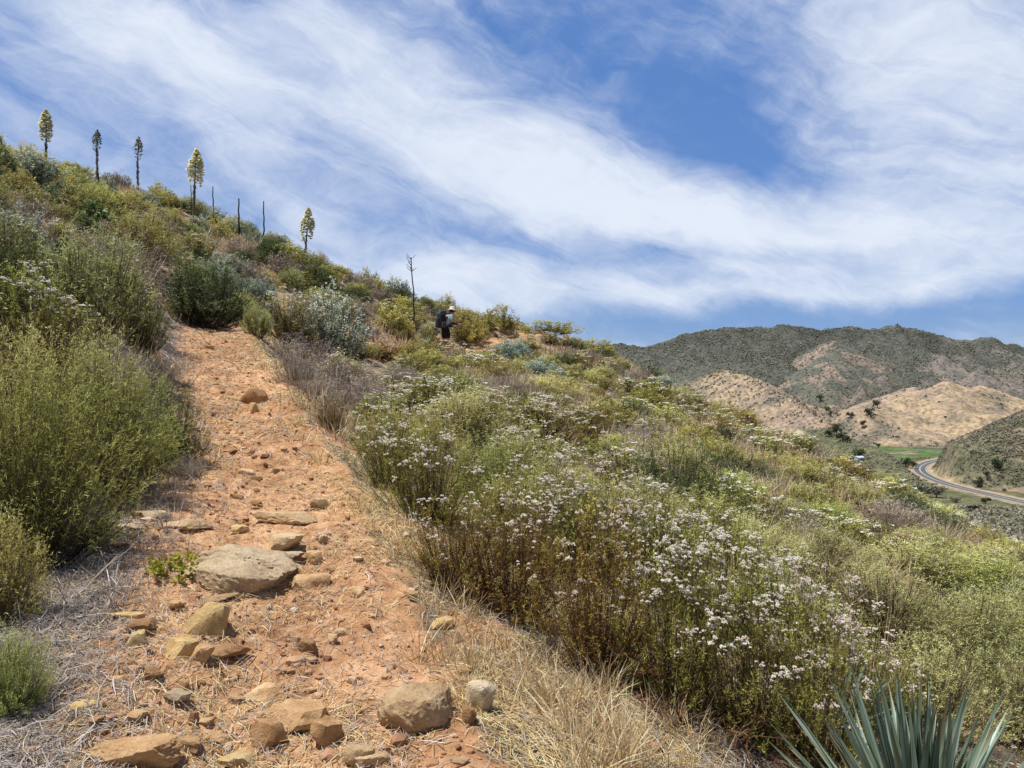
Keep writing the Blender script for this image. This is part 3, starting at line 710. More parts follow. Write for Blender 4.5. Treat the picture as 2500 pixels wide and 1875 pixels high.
        if stems == 2:
            rv, rq = ribbons(base, hd_, norm(np.cross(dd, rng.normal(0, 1, (flowers, 3)))), .0028)
            st.add(rv, [rq], np.repeat(rng.uniform(.5, 1, flowers), 4))
        sz = fl_r * rng.uniform(.55, 1.25, flowers) * np.where(rng.random(flowers) < .15, 1.4, np.where(rng.random(flowers) < .4, .6, 1))
        ft = np.clip(rng.normal(.66, .28, flowers), 0, 1)
        if fl_detail == 2:
            nb_ = 11
            off = np.stack([np.cos(np.arange(nb_) * 2.4) * np.sqrt(np.arange(nb_) / nb_), np.sin(np.arange(nb_) * 2.4) * np.sqrt(np.arange(nb_) / nb_), .45 * (1 - np.arange(nb_) / nb_)], 1)
            c = (hd_[:, None] + (off[None] + rng.normal(0, .12, (flowers, nb_, 3))) * sz[:, None, None]).reshape(-1, 3)
            ov_, of_ = octas(c, np.repeat(sz * .36, nb_) * rng.uniform(.7, 1.25, flowers * nb_), .8)
            fl.add(ov_, [of_], np.repeat(np.clip(np.repeat(ft, nb_) + rng.normal(0, .12, flowers * nb_), 0, 1), 6))
        elif fl_detail == 1:
            nb_ = 3
            c = (hd_[:, None] + rng.normal(0, .55, (flowers, nb_, 3)) * sz[:, None, None] * np.array([1, 1, .3])).reshape(-1, 3)
            ov_, of_ = octas(c, np.repeat(sz * .7, nb_), .6); fl.add(ov_, [of_], np.repeat(np.repeat(ft, nb_), 6))
        else:
            ov_, of_ = octas(hd_, sz * 1.1, .6); fl.add(ov_, [of_], np.repeat(ft, 6))
    return fo, st, fl

# kinds: parameters for the three distances at which a shrub stands from the path
KINDS = {
    'green':   dict(leaf='green', stem='stem', p=dict(upright=.8, up=.5, leafspread=.5, low=.5, flat=.95)),
    'bright':  dict(leaf='bright', stem='stem', p=dict(upright=.5, up=.6, leafspread=.6, wild=.08, tw=.22, s0=.3, low=.42, flat=.92)),
    'round':   dict(leaf='deep', stem='stem', p=dict(upright=.85, up=.5, leafspread=.6, wild=.05, tw=.15, s0=.2, low=.6, flat=.97)),
    'yellow':  dict(leaf='yellowgreen', stem='stem', p=dict(upright=.7, up=.6, leafspread=.45)),
    'pale':    dict(leaf='pale', stem='stem', p=dict(upright=.5, up=.7, leafspread=.55, wild=.2, tw=.2, s0=.35, low=.3)),
    'buck':    dict(leaf='buck', stem='stem', p=dict(upright=.62, up=1.3, leafspread=.5, wild=.2, s0=.1), fl=1),
    'rust':    dict(leaf='rust', stem='redstem', p=dict(upright=.58, up=1.0, leafspread=.7, wild=.2, s0=.1, low=.5), fl=.4),
    'grey':    dict(leaf='grey', stem='stem', p=dict(upright=.7, up=.9, leafspread=.8, wild=.3)),
    'bluegrey': dict(leaf='bluegrey', stem='stem', p=dict(upright=.7, up=.7, leafspread=.6)),
    'dry':     dict(leaf='dry', stem='dry', p=dict(upright=.6, up=.3, leafspread=.9, wild=.2)),
}
LOD = {  # near, middle, far
    0: dict(nsh=230, ktw=7, mlv=15, ll=.030, lw=.0048, stems=2, stemr=.0034),
    1: dict(nsh=190, ktw=7, mlv=12, ll=.042, lw=.0085, stems=1, stemr=.004),
    2: dict(nsh=130, ktw=6, mlv=10, ll=.066, lw=.0155, stems=0),
}
PROTO = {}
def protos(kind, lod, var):
    key = (kind, lod, var)
    if key in PROTO: return PROTO[key]
    K = KINDS[kind]; p = dict(LOD[lod]); p.update(K['p'])
    if kind == 'grey': p.update(ll=p['ll'] * 1.15, lw=p['lw'] * 2.1, mlv=int(p['mlv'] * .55))
    if kind in ('round', 'green', 'bright') and lod < 2: p.update(nsh=int(p['nsh'] * 1.35))
    if kind in ('bright', 'round', 'pale'): p.update(ll=p['ll'] * 1.25, lw=p['lw'] * .85)
    if kind == 'dry': p.update(mlv=int(p['mlv'] * .6), lw=p['lw'] * .7, ll=p['ll'] * 1.3)
    if K.get('fl'):
        nf = int({0: 440, 1: 270, 2: 160}[lod] * K['fl'])
        p.update(flowers=nf, fl_detail=2 - lod, fl_r={0: .0145, 1: .019, 2: .026}[lod], nsh=int(p['nsh'] * 1.1), tw=.12)
        p['mlv'] = int(p['mlv'] * .85)
    fo, st, fl = gen_shrub(hash(kind) % 1 + list(KINDS).index(kind) * 17 + lod * 5 + var * 101 + 3, **p)
    res = [('foliage', fo.mesh('foliage', M[K['leaf']]))]
    if kind == 'dry': res = [('twigs', fo.mesh('twigs', M['dry']))]
    if st.n: res.append(('branches', st.mesh('branches', M[K['stem']])))
    if fl.n: res.append(('flowers', fl.mesh('flowers', M['pinkflower'] if var == 2 else M['flower'])))
    PROTO[key] = res
    return res

NAME = {'round': ('green_shrub', 'shrub'), 'green': ('green_shrub', 'shrub'), 'bright': ('green_shrub', 'shrub'), 'yellow': ('yellow_green_shrub', 'shrub'), 'pale': ('pale_green_shrub', 'shrub'), 'buck': ('flowering_shrub', 'shrub'),
        'rust': ('rusty_shrub', 'shrub'), 'grey': ('silver_shrub', 'shrub'), 'bluegrey': ('grey_green_shrub', 'shrub'), 'dry': ('dry_shrub', 'shrub')}
LOOK = {'round': 'rounded green shrub', 'green': 'olive green shrub', 'bright': 'bright green feathery shrub', 'yellow': 'yellow-green shrub', 'pale': 'pale green wispy shrub', 'buck': 'white-flowered buckwheat shrub',
        'rust': 'rust-brown buckwheat shrub', 'grey': 'silvery leaved shrub', 'bluegrey': 'blue-grey low shrub', 'dry': 'leafless grey dry shrub'}
GROUP = {'round': 'bright green shrubs on the hillside', 'green': 'olive shrubs on the hillside', 'bright': 'bright green shrubs on the hillside', 'yellow': 'yellow-green shrubs on the hillside', 'pale': 'pale wispy shrubs on the hillside', 'buck': 'white-flowered buckwheat shrubs',
         'rust': 'rust-brown buckwheat shrubs', 'grey': 'silvery shrubs on the hillside', 'bluegrey': 'blue-grey shrubs on the hillside', 'dry': 'dry leafless shrubs'}
placed = []          # dicts: x, y, r, kind, h, label
def place_shrub(kind, x, y, wdt, hgt, label=None, z=None, lean=0):
    z = float(H(x, y)) if z is None else z
    dist = math.hypot(x, y)
    lod = 0 if dist < 8.5 else (1 if dist < 19 else 2)
    var = random.randrange(3)
    parts = protos(kind, lod, var)
    o = bpy.data.objects.new(NAME[kind][0], None); col.objects.link(o); o.empty_display_size = .2
    o.location = (x, y, z); o.rotation_euler = (lean * .5, lean, random.uniform(0, 2 * PI))
    o.scale = (wdt / 1.25, wdt / 1.25, hgt / 1.08)
    for nm, me in parts:
        c = link(nm, me, o)
        if nm == 'flowers': c['kind'] = 'stuff'
    tag(o, label, NAME[kind][1], GROUP[kind])
    top = z + hgt
    placed.append(dict(o=o, x=x, y=y, z=z, r=wdt / 2, kind=kind, h=hgt, label=label, px=CX + x / y * F if y > .5 else -999, py=CY - (z + hgt * .5 - CAMZ) / max(y, .5) * F, size=hgt / max(y, .5) * F))
    return o
random.seed(11)
def shrub_d(kind, dx, dy, dw, dh, label=None):
    """a shrub whose foot is seen at dx, dy on the 2212 px view and that looks dw by dh there"""
    p = hd(dx, dy); k = .46293 * p[1] / F
    place_shrub(kind, p[0], p[1], dw * k, dh * k, label)
    return p

KEY = [
    # left of the trail, near
    ('bright', 60, 1210, 400, 600, 'tall green feathery shrub filling the left edge of the photo beside the trail'),
    ('bright', 215, 1060, 330, 440, 'green feathery shrub casting black shade at the left trail edge'),
    ('round', 345, 1000, 220, 250, 'rounded green shrub reaching furthest into the trail from the left'),
    ('green', 105, 985, 320, 420, 'dense green shrub behind the tall feathery one on the left'),
    ('green', -20, 1330, 240, 360, 'dark green shrub at the very left edge in front of the tall feathery one'),
    ('bright', 30, 1540, 160, 240, 'small green tuft shrub at the lower left corner'),
    ('buck', 70, 800, 280, 250, 'buckwheat with large white flower heads at the left edge'),
    ('yellow', 190, 730, 290, 280, 'yellow-green shrub with arching branches up the left bank'),
    ('buck', 300, 760, 130, 200, 'dark upright buckwheat on the left bank at the trail corner'),
    ('dry', 250, 860, 200, 150, 'dry twiggy shrub under the yellow-green one on the left bank'),
    ('dry', 330, 830, 130, 90, 'small dry shrub beside the trail below the left bank corner'),
    ('grey', 45, 590, 150, 170, 'silvery shrub with dark upright stalks at the left edge'),
    ('buck', 130, 560, 150, 90, 'pale-flowered buckwheat right of the silvery stalked shrub'),
    ('yellow', 160, 640, 220, 130, 'bright yellow-green bushy shrub above the left bank'),
    ('bright', 380, 970, 80, 60, 'tiny green shrub poking from the left trail edge'),
    # at the top of the trail
    ('round', 430, 702, 250, 175, 'large rounded green shrub blocking the top of the trail'),
    ('pale', 520, 690, 70, 70, 'pale shrub tucked against the right side of the large rounded one'),
    ('yellow', 555, 728, 75, 90, 'small yellow-green shrub at the right of the trail top'),
    ('buck', 620, 752, 130, 130, 'dark green shrub left of the silvery bush at the trail top'),
    ('grey', 705, 785, 190, 195, 'large silver-leaved bush right of the trail top'),
    ('dry', 640, 838, 110, 100, 'grey dry shrub at the right trail edge below the silvery bush'),
    ('buck', 735, 850, 120, 100, 'low dark buckwheat below the large silver-leaved bush'),
    ('dry', 690, 880, 110, 80, 'low grey twiggy shrub beside the right trail edge'),
    ('rust', 715, 930, 80, 100, 'thin rusty shrub standing alone at the right trail edge'),
    # around the hiker
    ('green', 845, 722, 95, 72, 'round olive shrub uphill to the left of the hiker'),
    ('green', 1005, 742, 88, 92, 'olive shrub directly in front of the hiker'),
    ('green', 1078, 716, 95, 70, 'rounded olive shrub on the skyline ahead of the hiker'),
    ('green', 925, 755, 50, 65, 'narrow olive shrub just behind the hiker'),
    ('green', 1030, 735, 60, 60, None), ('pale', 880, 748, 45, 50, None),
    ('bluegrey', 1105, 790, 100, 70, 'blue-grey shrub right of the hiker below the path'),
    ('bluegrey', 1165, 830, 110, 60, 'low blue-grey shrub downhill of the other blue-grey one'),
    ('dry', 525, 620, 150, 70, 'grey dry shrub on the slope behind the large rounded green one'),
    ('grey', 485, 600, 90, 60, None),
    # right of the trail, first row
    ('buck', 845, 1055, 170, 190, 'flowering buckwheat overhanging the right trail edge'),
    ('buck', 930, 1130, 230, 260, 'buckwheat thick with white flowers beside the middle of the trail'),
    ('rust', 985, 1270, 230, 260, 'brown-stemmed buckwheat at the trail edge with few flowers'),
    ('rust', 1110, 1330, 300, 350, 'rusty buckwheat with bare twigs behind the golden grass'),
    ('rust', 1290, 1440, 330, 420, 'large dark rusty buckwheat in the right foreground'),
    ('buck', 1460, 1510, 320, 430, 'dark green buckwheat with scattered white heads in the foreground'),
    ('buck', 1620, 1590, 330, 430, 'buckwheat with big white heads left of the foreground yucca'),
    ('buck', 1760, 1660, 300, 420, 'buckwheat growing behind the foreground yucca'),
    ('buck', 1140, 1230, 240, 250, None), ('buck', 1280, 1230, 260, 250, 'buckwheat with a white flower drift across the middle foreground'),
    ('buck', 1420, 1290, 260, 270, None), ('buck', 1560, 1370, 280, 290, None), ('buck', 1700, 1450, 280, 290, None), ('buck', 1850, 1560, 260, 250, None),
    ('bright', 1080, 1075, 260, 220, None), ('pale', 990, 985, 230, 170, 'pale green wispy shrub downhill of the hiker'), ('pale', 1190, 1110, 240, 190, None), ('yellow', 1250, 1140, 150, 170, 'yellow-green shrub with yellow shoots amid the flowers'),
    ('pale', 1370, 1160, 260, 200, None), ('bright', 1330, 1010, 190, 110, 'fresh green shrub among pale grass in mid-slope'), ('bright', 1500, 1190, 240, 200, None), ('pale', 1620, 1230, 240, 190, None), ('bright', 1560, 1090, 200, 120, None),
    ('pale', 1760, 1250, 260, 190, None), ('yellow', 1900, 1370, 300, 240, None), ('yellow', 2060, 1440, 320, 290, 'big yellow-green shrub at the right edge above the yucca'),
    ('yellow', 1990, 1570, 340, 300, 'yellow-green shrub directly behind the foreground yucca'), ('yellow', 2190, 1600, 320, 340, 'yellow-green shrub in the lower right corner'),
    ('bright', 1780, 1150, 190, 110, None), ('bright', 2130, 1310, 280, 190, None), ('pale', 1960, 1260, 240, 150, None), ('pale', 2200, 1420, 260, 260, None), ('bright', 1690, 1120, 120, 70, None),
    ('green', 1390, 890, 130, 60, None), ('green', 1300, 850, 80, 50, None), ('buck', 1400, 880, 120, 60, None), ('green', 1570, 900, 110, 50, 'dark olive shrub above the bare rocky outcrop'), ('green', 1610, 910, 70, 45, None),
    ('buck', 1660, 1000, 150, 60, None), ('buck', 1620, 960, 100, 40, None), ('yellow', 1890, 1050, 70, 60, 'yellow-green shrub on the lower skyline left of the road'), ('yellow', 1990, 1110, 90, 60, 'rounded yellow-green shrub on the edge below the road bend'),
    ('grey', 2090, 1125, 80, 40, None), ('rust', 1830, 1080, 110, 60, None), ('rust', 1960, 1200, 110, 60, None),
    # left slope
    ('yellow', 310, 540, 150, 80, None), ('yellow', 300, 480, 130, 60, None), ('yellow', 140, 425, 70, 40, None), ('green', 60, 350, 80, 45, 'grey-green shrub on the skyline at the far left'), ('green', 165, 375, 70, 35, None),
    ('dry', 255, 410, 60, 45, 'grey dry shrub on the skyline between the second and third flower stalks'), ('green', 345, 425, 70, 45, None), ('green', 470, 520, 80, 60, None), ('dry', 690, 570, 45, 40, 'grey dry shrub just right of the lone yucca on the skyline'),
    ('green', 610, 560, 70, 40, None), ('grey', 855, 635, 70, 50, None), ('green', 965, 655, 55, 45, None), ('green', 790, 620, 60, 50, None),
    ('green', 1190, 720, 120, 40, None), ('green', 1290, 745, 90, 40, None), ('yellow', 240, 590, 160, 90, None), ('buck', 60, 470, 130, 70, None), ('buck', 420, 560, 110, 60, None),
]
for k in KEY:
    kd, dx, dy, dw, dh, lb = k
    if dx > 1050 and dy > 980 and kd in ('pale', 'bright', 'yellow'): dh *= .74
    if dx < 400 and dy > 800: dh *= .86
    shrub_d(kd, dx, dy, dw, dh, lb)
for k in (('dry', 400, 1030, 90, 60, 'dry grey twigs under the rounded shrub at the left trail edge'), ('dry', 170, 1170, 150, 130, 'dry brown twigs at the shaded foot of the left green shrubs'), ('dry', 20, 1440, 120, 90, 'dry grey twigs between the two lowest shrubs at the left edge')): shrub_d(*k)
def free(x, y, r, tight=.76):
    for q in placed:
        if (q['x'] - x) ** 2 + (q['y'] - y) ** 2 < (tight * (q['r'] + r)) ** 2: return False
    return True
YP = np.array([((a - CX) / F * b, b) for a, b in ((45, 33), (97, 34), (138, 35), (194, 31), (305, 38), (12, 27), (72, 30), (84, 29), (110, 29), (146, 29), (162, 28), (204, 33), (206, 27), (248, 31), (258, 32), (228, 22), (402, 31), (424, 31), (458, 36), (472, 38), (624, 33), (634, 31), (4, 27), (98.5, 30), (238.5, 29), (413.5, 30))])
# fill the slope between the shrubs one can pick out
cand = []
for _ in range(30000):
    Y = 2.6 + 43 * RNG.random() ** .75; px = RNG.uniform(-140, 1170)
    cand.append(((px - CX) / F * Y, Y))
cand = np.array(cand); cD, _, cS = trail_d(cand[:, 0], cand[:, 1]); cZ = H(cand[:, 0], cand[:, 1])
pn = fbm(cand[:, 0] * .16, cand[:, 1] * .16, 81, 3); pn2 = fbm(cand[:, 0] * .3, cand[:, 1] * .3, 85, 3)
count = {}
for i in range(len(cand)):
    x, y = cand[i]
    if x > 26 or x < -30: continue
    if y > 6: wdt = random.uniform(.7, 1.5) * (1 + .012 * y)
    else: wdt = random.uniform(.5, 1.0)
    if cD[i] < (.58 if (cS[i] < 0 and y > 5) else .75) + wdt * .38: continue
    if cS[i] > 0 and y < 7 and cD[i] < 1.35: continue
    if y < 4.2 and x < .35 and cS[i] < 0 and cD[i] < 1.7: continue
    if y < 3.4 and x < 1.6: continue
    if cS[i] > 0 and y < 4.6: continue
    if 1.0 < x / y * 1 < 1 and y < 3: continue
    if math.hypot((x + 2.65) * 1.1, (y - 30.6) * .45) < 1.3: continue
    yd = y - YP[:, 1]; xd = x - YP[:, 0] * y / YP[:, 1]
    if np.any((np.abs(xd) < .35 + wdt * .45) & (yd > -1.5 - wdt * .4) & (yd < .6 + wdt * .3)): continue
    if not free(x, y, wdt / 2): continue
    right = cS[i] < 0
    if right and 5 < y < 34 and pn2[i] > .575 and random.random() < .85: continue
    r = random.random()
    if right and y < 34:
        if pn[i] > .51: k = 'buck' if r < .66 else ('rust' if r < .76 else ('round' if r < .88 else 'dry'))
        elif pn[i] > .44: k = 'buck' if r < .5 else ('pale' if r < .62 else ('green' if r < .82 else 'dry'))
        else: k = 'round' if r < .22 else ('pale' if r < .34 else ('yellow' if r < .42 else ('green' if r < .66 else ('rust' if r < .78 else ('dry' if r < .88 else 'buck')))))
        hgt = wdt * random.uniform(.42, .7)
    else:
        if pn2[i] > .54: k = 'yellow' if r < .28 else ('green' if r < .62 else ('round' if r < .84 else ('grey' if r < .92 else 'dry')))
        elif pn2[i] > .45: k = 'green' if r < .34 else ('round' if r < .56 else ('buck' if r < .72 else ('dry' if r < .84 else 'grey')))
        else: k = 'buck' if r < .34 else ('dry' if r < .54 else ('round' if r < .8 else ('grey' if r < .9 else 'bluegrey')))
        hgt = wdt * random.uniform(.5, .8)
    if right and y > 13: hgt = min(hgt, .52 + .006 * y)
    if not right and y > 20: hgt = min(hgt, .92)
    if y > 30: hgt = min(hgt, .78)
    if count.get(k, 0) >= 200: continue
    count[k] = count.get(k, 0) + 1
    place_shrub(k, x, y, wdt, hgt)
    if len(placed) > 760: break
print('shrubs', len(placed), count, 'far', sum(1 for q in placed if q['y'] > 19))

# ---------------------------------------------------------------- yuccas
def blade_mesh(dirs, Ls, Ws, tints, droop=.05, base_r=.03, seg=5, rng=RNG):
    n = len(dirs); ss = np.linspace(0, 1, seg + 1)
    side = norm(np.cross(dirs, np.tile([0, 0, 1.], (n, 1)) + rng.normal(0, .12, (n, 3))))
    up = np.cross(side, dirs)
    rows = []; tt = []
    bow = rng.normal(0, .06, n)
    for s in ss:
        c = dirs * (base_r + Ls * s)[:, None] + np.array([0, 0, -1.]) * (droop * Ls * s * s * (1 - np.abs(dirs[:, 2]) * .7))[:, None] + side * (bow * Ls * s * s)[:, None]
        wd = Ws * (1.0 if s < .3 else max(0.03, 1 - ((s - .3) / .7) ** 1.25)) * (.85 + .3 * min(s / .3, 1) * .5)
        rows += [c - side * wd[:, None] * .5 + up * wd[:, None] * .16, c, c + side * wd[:, None] * .5 + up * wd[:, None] * .16]
        tb = np.clip(tints + (.1 if s < .6 else -.05) - (.6 if s > .88 else 0), 0, 1)
        tt += [tb + .08, tb - .05, tb + .08]
    V = np.stack(rows, 1); m = V.shape[1]; T = np.clip(np.stack(tt, 1), 0, 1)
    q = []
    for k in range(seg):
        a = k * 3
        q += [(a, a + 1, a + 4, a + 3), (a + 1, a + 2, a + 5, a + 4)]
    Qf = (np.array(q)[None] + (np.arange(n) * m)[:, None, None]).reshape(-1, 4)
    return V.reshape(-1, 3), Qf, T.reshape(-1)
def rosette(seed, n, Lm, Wm, el0=4, el1=88, dry=.15, tilt=(0, 0)):
    rng = np.random.default_rng(seed)
    i = np.arange(n); a = i * 2.39996 + rng.normal(0, .15, n)
    e = np.radians(el0 + (el1 - el0) * (i / n) ** .8 + rng.normal(0, 4, n))
    d = norm(np.stack([np.cos(e) * np.cos(a) + tilt[0], np.cos(e) * np.sin(a) + tilt[1], np.sin(e)], 1))
    Ls = Lm * rng.uniform(.75, 1.1, n); Ws = Wm * rng.uniform(.8, 1.2, n); ti = np.clip(rng.normal(.58, .16, n), 0, 1)
    dr = (i < n * dry)
    out = []
    for sel in (~dr, dr):
        mb = MB()
        if sel.sum():
            v, q, t = blade_mesh(d[sel], Ls[sel], Ws[sel], ti[sel], rng=rng); mb.add(v, [q], t)
        out.append(mb)
    return out
def make_rosette(parent, seed, n, Lm, Wm, dry=.15, **kw):
    g_, d_ = rosette(seed, n, Lm, Wm, dry=dry, **kw)
    link('leaves', g_.mesh('leaves', M['yucca']), parent)
    if d_.n: link('dry_leaves', d_.mesh('dry_leaves', M['yuccadry']), parent)
LAND = []            # landmarks used to describe the rest
def empty(name, loc, label=None, cat=None, group=None, rz=0):
    o = bpy.data.objects.new(name, None); col.objects.link(o); o.location = loc; o.rotation_euler = (0, 0, rz); o.empty_display_size = .2
    return tag(o, label, cat, group)
def yucca_flower(px, Y, top_py, lean, seed, spent, label, wscale=1., pan=.46, rn=44, rl=.42):
    x = (px - CX) / F * Y; z = float(H(x, Y)); h = (CAMZ + (CY - top_py) / F * Y) - z
    o = empty('flowering_yucca', (x, Y, z), label, 'yucca', 'yuccas with flower stalks on the skyline')
    rng = np.random.default_rng(seed)
    ss = np.linspace(0, 1, 12)
    cx = lean * h * (ss ** 1.0) + .03 * h * np.sin(ss * 4 + seed) * ss * .5
    P = np.stack([cx, .02 * h * ss, h * ss - .05], 1)
    v, q = tubes(P[None], np.linspace(.052, .014, 12), 7)
    mb = MB(); mb.add(v, [q], np.clip(.45 + .2 * rng.random(len(v)), 0, 1))
    # scale leaves along the stalk
    nb = 70; s = rng.uniform(.06, 1 - pan, nb); a = rng.uniform(0, 2 * PI, nb)
    c = np.stack([np.interp(s, ss, P[:, k]) for k in range(3)], 1); d = norm(np.stack([np.cos(a) * .5, np.sin(a) * .5, np.ones(nb)], 1))
    v, q = quads_from_leaves(c + d * np.array([.05, .05, 0]), d, norm(np.cross(d, [0, 0, 1.])), .15, .05); mb.add(v, [q], np.repeat(rng.uniform(.3, 1, nb), 4))
    fb = MB(); n = 430 if not spent else 210
    t = rng.beta(1.5, 1.7, n); s = 1 - pan + pan * t
    rad = wscale * .40 * np.where(t < .42, .78 + .22 * t / .42, np.clip(1 - ((t - .42) / .58) ** 1.5, .02, 1)) * np.sqrt(rng.uniform(.25, 1, n))
    a = rng.uniform(0, 2 * PI, n)
    ax = np.stack([np.interp(s, ss, P[:, k]) for k in range(3)], 1)
    rad = rad * .86; c = ax + np.stack([rad * np.cos(a), rad * np.sin(a), .12 * rad - .05 * (t < .25)], 1)
    keep = rng.random(n) < np.clip(.05 + t * 1.45, .08, 1); c = c[keep]; ax = ax[keep]; t = t[keep]
    nn = len(c)
    rv, rq = ribbons(ax, c, norm(np.cross(c - ax + 1e-4, rng.normal(0, 1, (nn, 3)))), .005); mb.add(rv, [rq], np.repeat(rng.uniform(.4, .9, nn), 4))
    # each bell: a small hanging cup of petals
    for k in range(3):
        aa = rng.uniform(0, 2 * PI, nn); d = norm(np.stack([np.cos(aa), np.sin(aa), np.full(nn, -.45)], 1))
        v, q = quads_from_leaves(c + np.array([0, 0, .03]), d, norm(np.cross(d, rng.normal(0, .3, (nn, 3)) + np.array([-.3, -.2, 1.]) + .3 * (c - ax) / .3)), .105 if not spent else .06, .10 if not spent else .045)
        fb.add(v, [q], np.repeat(np.clip((.32 + .7 * t + rng.normal(0, .16, nn)) if not spent else rng.uniform(0, 1, nn), 0, 1), 4))
    ov, of_ = octas(c, (.042 if not spent else .026) * rng.uniform(.7, 1.3, nn), 1.2)
    fb.add(ov, [of_], np.repeat(np.clip((.2 + .8 * t + rng.normal(0, .12, nn)) if not spent else rng.uniform(0, .8, nn), 0, 1), 6))
    link('stalk', mb.mesh('stalk', M['stalk']), o)
    fo = link('flowers', fb.mesh('flowers', M['cream'] if not spent else M['pods']), o); fo['kind'] = 'stuff'
    make_rosette(o, seed + 50, rn, rl, .032, dry=.35)
    LAND.append((label, px, top_py * .5 + project((x, Y, z))[1] * .5, o))
    return o
yucca_flower(45, 33, 108, .02, 1, False, 'tall pale flowering yucca at the far left of the skyline', .78, .5)
yucca_flower(97, 34, 128, .0, 2, True, 'thin yucca with dark spent blooms, second flower stalk from the left', .58, .38)
yucca_flower(138, 35, 135, -.005, 3, True, 'yucca with greyish spent blooms, third flower stalk from the left', .62, .36)
yucca_flower(194, 31, 147, .01, 4, False, 'thick cream and yellow flowering yucca, largest bloom on the skyline', .92, .5)
yucca_flower(305, 38, 206, .05, 5, False, 'lone flowering yucca with curved stalk, right of the dead stalks', 1.0, .62)

def dead_stalk(px, Y, top_py, lean, label, r=.045, foot=None, twig=False):
    x = (px - CX) / F * Y; z = float(H(x, Y))
    h = (CAMZ + (CY - top_py) / F * Y) - z
    ss = np.linspace(0, 1, 9); P = np.stack([lean * h * ss + .02 * h * np.sin(ss * 6 + px) * ss + .006 * h * np.sin(ss * 23 + px), .01 * h * np.sin(ss * 9 + px), h * ss - .05], 1)
    mb = MB(); r = r * .72; v, q = tubes(P[None], np.linspace(r, r * .55, 9), 6); mb.add(v, [q])
    n = len(v); mb.add(v[-6:], [np.array([[0, 1, 2, 3], [0, 3, 4, 5]])])
    if twig:
        for k in range(12):
            s = random.uniform(.84, 1); a = random.uniform(0, 6.28); b = np.array([np.interp(s, ss, P[:, j]) for j in range(3)])
            e = b + np.array([math.cos(a) * .2, math.sin(a) * .2, .10 + .1 * random.random()])
            v, q = tubes(np.stack([b, (b + e) / 2 + np.array([0, 0, -.02]), e])[None], .010, 3); mb.add(v, [q])
    o = link('dead_yucca_stalk', mb.mesh('dead_yucca_stalk', M['deadstalk'])); o.location = (x, Y, z)
    tag(o, label, 'dead stalk', 'dead yucca stalks standing on the hillside')
    LAND.append((label, px, (top_py + project((x, Y, z))[1]) / 2, o))
dead_stalk(4, 27, 135, -.10, 'black leaning dead yucca stalk cut by the left edge', .075)
dead_stalk(98.5, 30, 172, -.01, 'short thick dead stalk below the second flower stalk', .075)
dead_stalk(191.5, 33, 184, -.03, 'thin dead stalk standing close to the largest yellow bloom', .035)
dead_stalk(213, 36, 185, .01, 'dead stalk just right of the largest yellow bloom', .05)
dead_stalk(238.5, 29, 197, .02, 'tallest black dead stalk, halfway between two yellow blooms', .055)
dead_stalk(263, 35, 200, .03, 'dead stalk leaning slightly right near the lone flowering yucca', .055)
dead_stalk(413.5, 30, 256, -.01, 'crooked dead stalk with a twiggy tip left of the hiker', .05, twig=True)
def yucca_plant(px, Y, L_, n, label, W_=.035, seed=None, dry=.15, tilt=(0, 0), el0=4, py=None):
    if py is not None: p = hit(px, py); x, Y, z = p
    else: x = (px - CX) / F * Y; z = float(H(x, Y))
    o = empty('yucca', (x, Y, z + .04), label, 'yucca', 'spiky yucca rosettes')
    make_rosette(o, seed if seed else int(px * 7 + Y * 13), n, L_, W_, dry=dry, tilt=tilt, el0=el0)
    if label: LAND.append((label, px, project((x, Y, z))[1], o))
    return o
yucca_plant(922, 2.42, .64, 210, 'big blue-green yucca with sword leaves at the lower right', .038, seed=77, dry=.3, el0=10)
yucca_plant(842, 3.55, .34, 26, 'small half-hidden yucca amid white buckwheat heads above the large one', .035, seed=78, dry=0, tilt=(.35, -.2), el0=35)
for a in [(12, 27, .75, 40, 'green yucca rosette beside the black leaning stalk at the left edge'), (72, 30, .75, 46, 'dark green yucca rosette left of the short thick stalk'), (84, 29, .7, 46, 'dark green yucca rosette touching the short thick stalk'), (110, 29, .75, 44, 'pale green yucca rosette right of the short thick stalk'),
          (146, 29, .7, 44, 'yucca rosette under the third flower stalk'), (162, 28, .7, 44, 'yucca rosette lying right of the third flower stalk'), (204, 33, .7, 50, 'yellowish yucca rosette at the foot of the largest bloom'), (206, 27, .65, 40, 'dark yucca rosette downhill from the largest bloom'),
          (248, 31, .85, 52, 'dark green yucca rosette right of the tallest black stalk'), (258, 32, .8, 46, 'yucca rosette under the right-leaning dead stalk'), (228, 22, .45, 40, 'small grey-green yucca below the tallest black stalk'),
          (310, 20, .5, 34, 'yucca rosette behind the silvery bush at the trail top'), (402, 31, .85, 56, 'yucca rosette left of the crooked stalk'), (424, 31, .85, 56, 'yucca rosette right of the crooked stalk'), (458, 36, .95, 64, 'bright-tipped yucca rosette above the hiker'),
          (472, 38, .8, 40, 'dark yucca on the skyline right above the hiker'), (624, 33, .85, 50, 'green yucca on the ridge in front of the distant mountain'), (634, 31, .6, 36, 'smaller yucca below the one on the ridge')]:
    yucca_plant(*a)

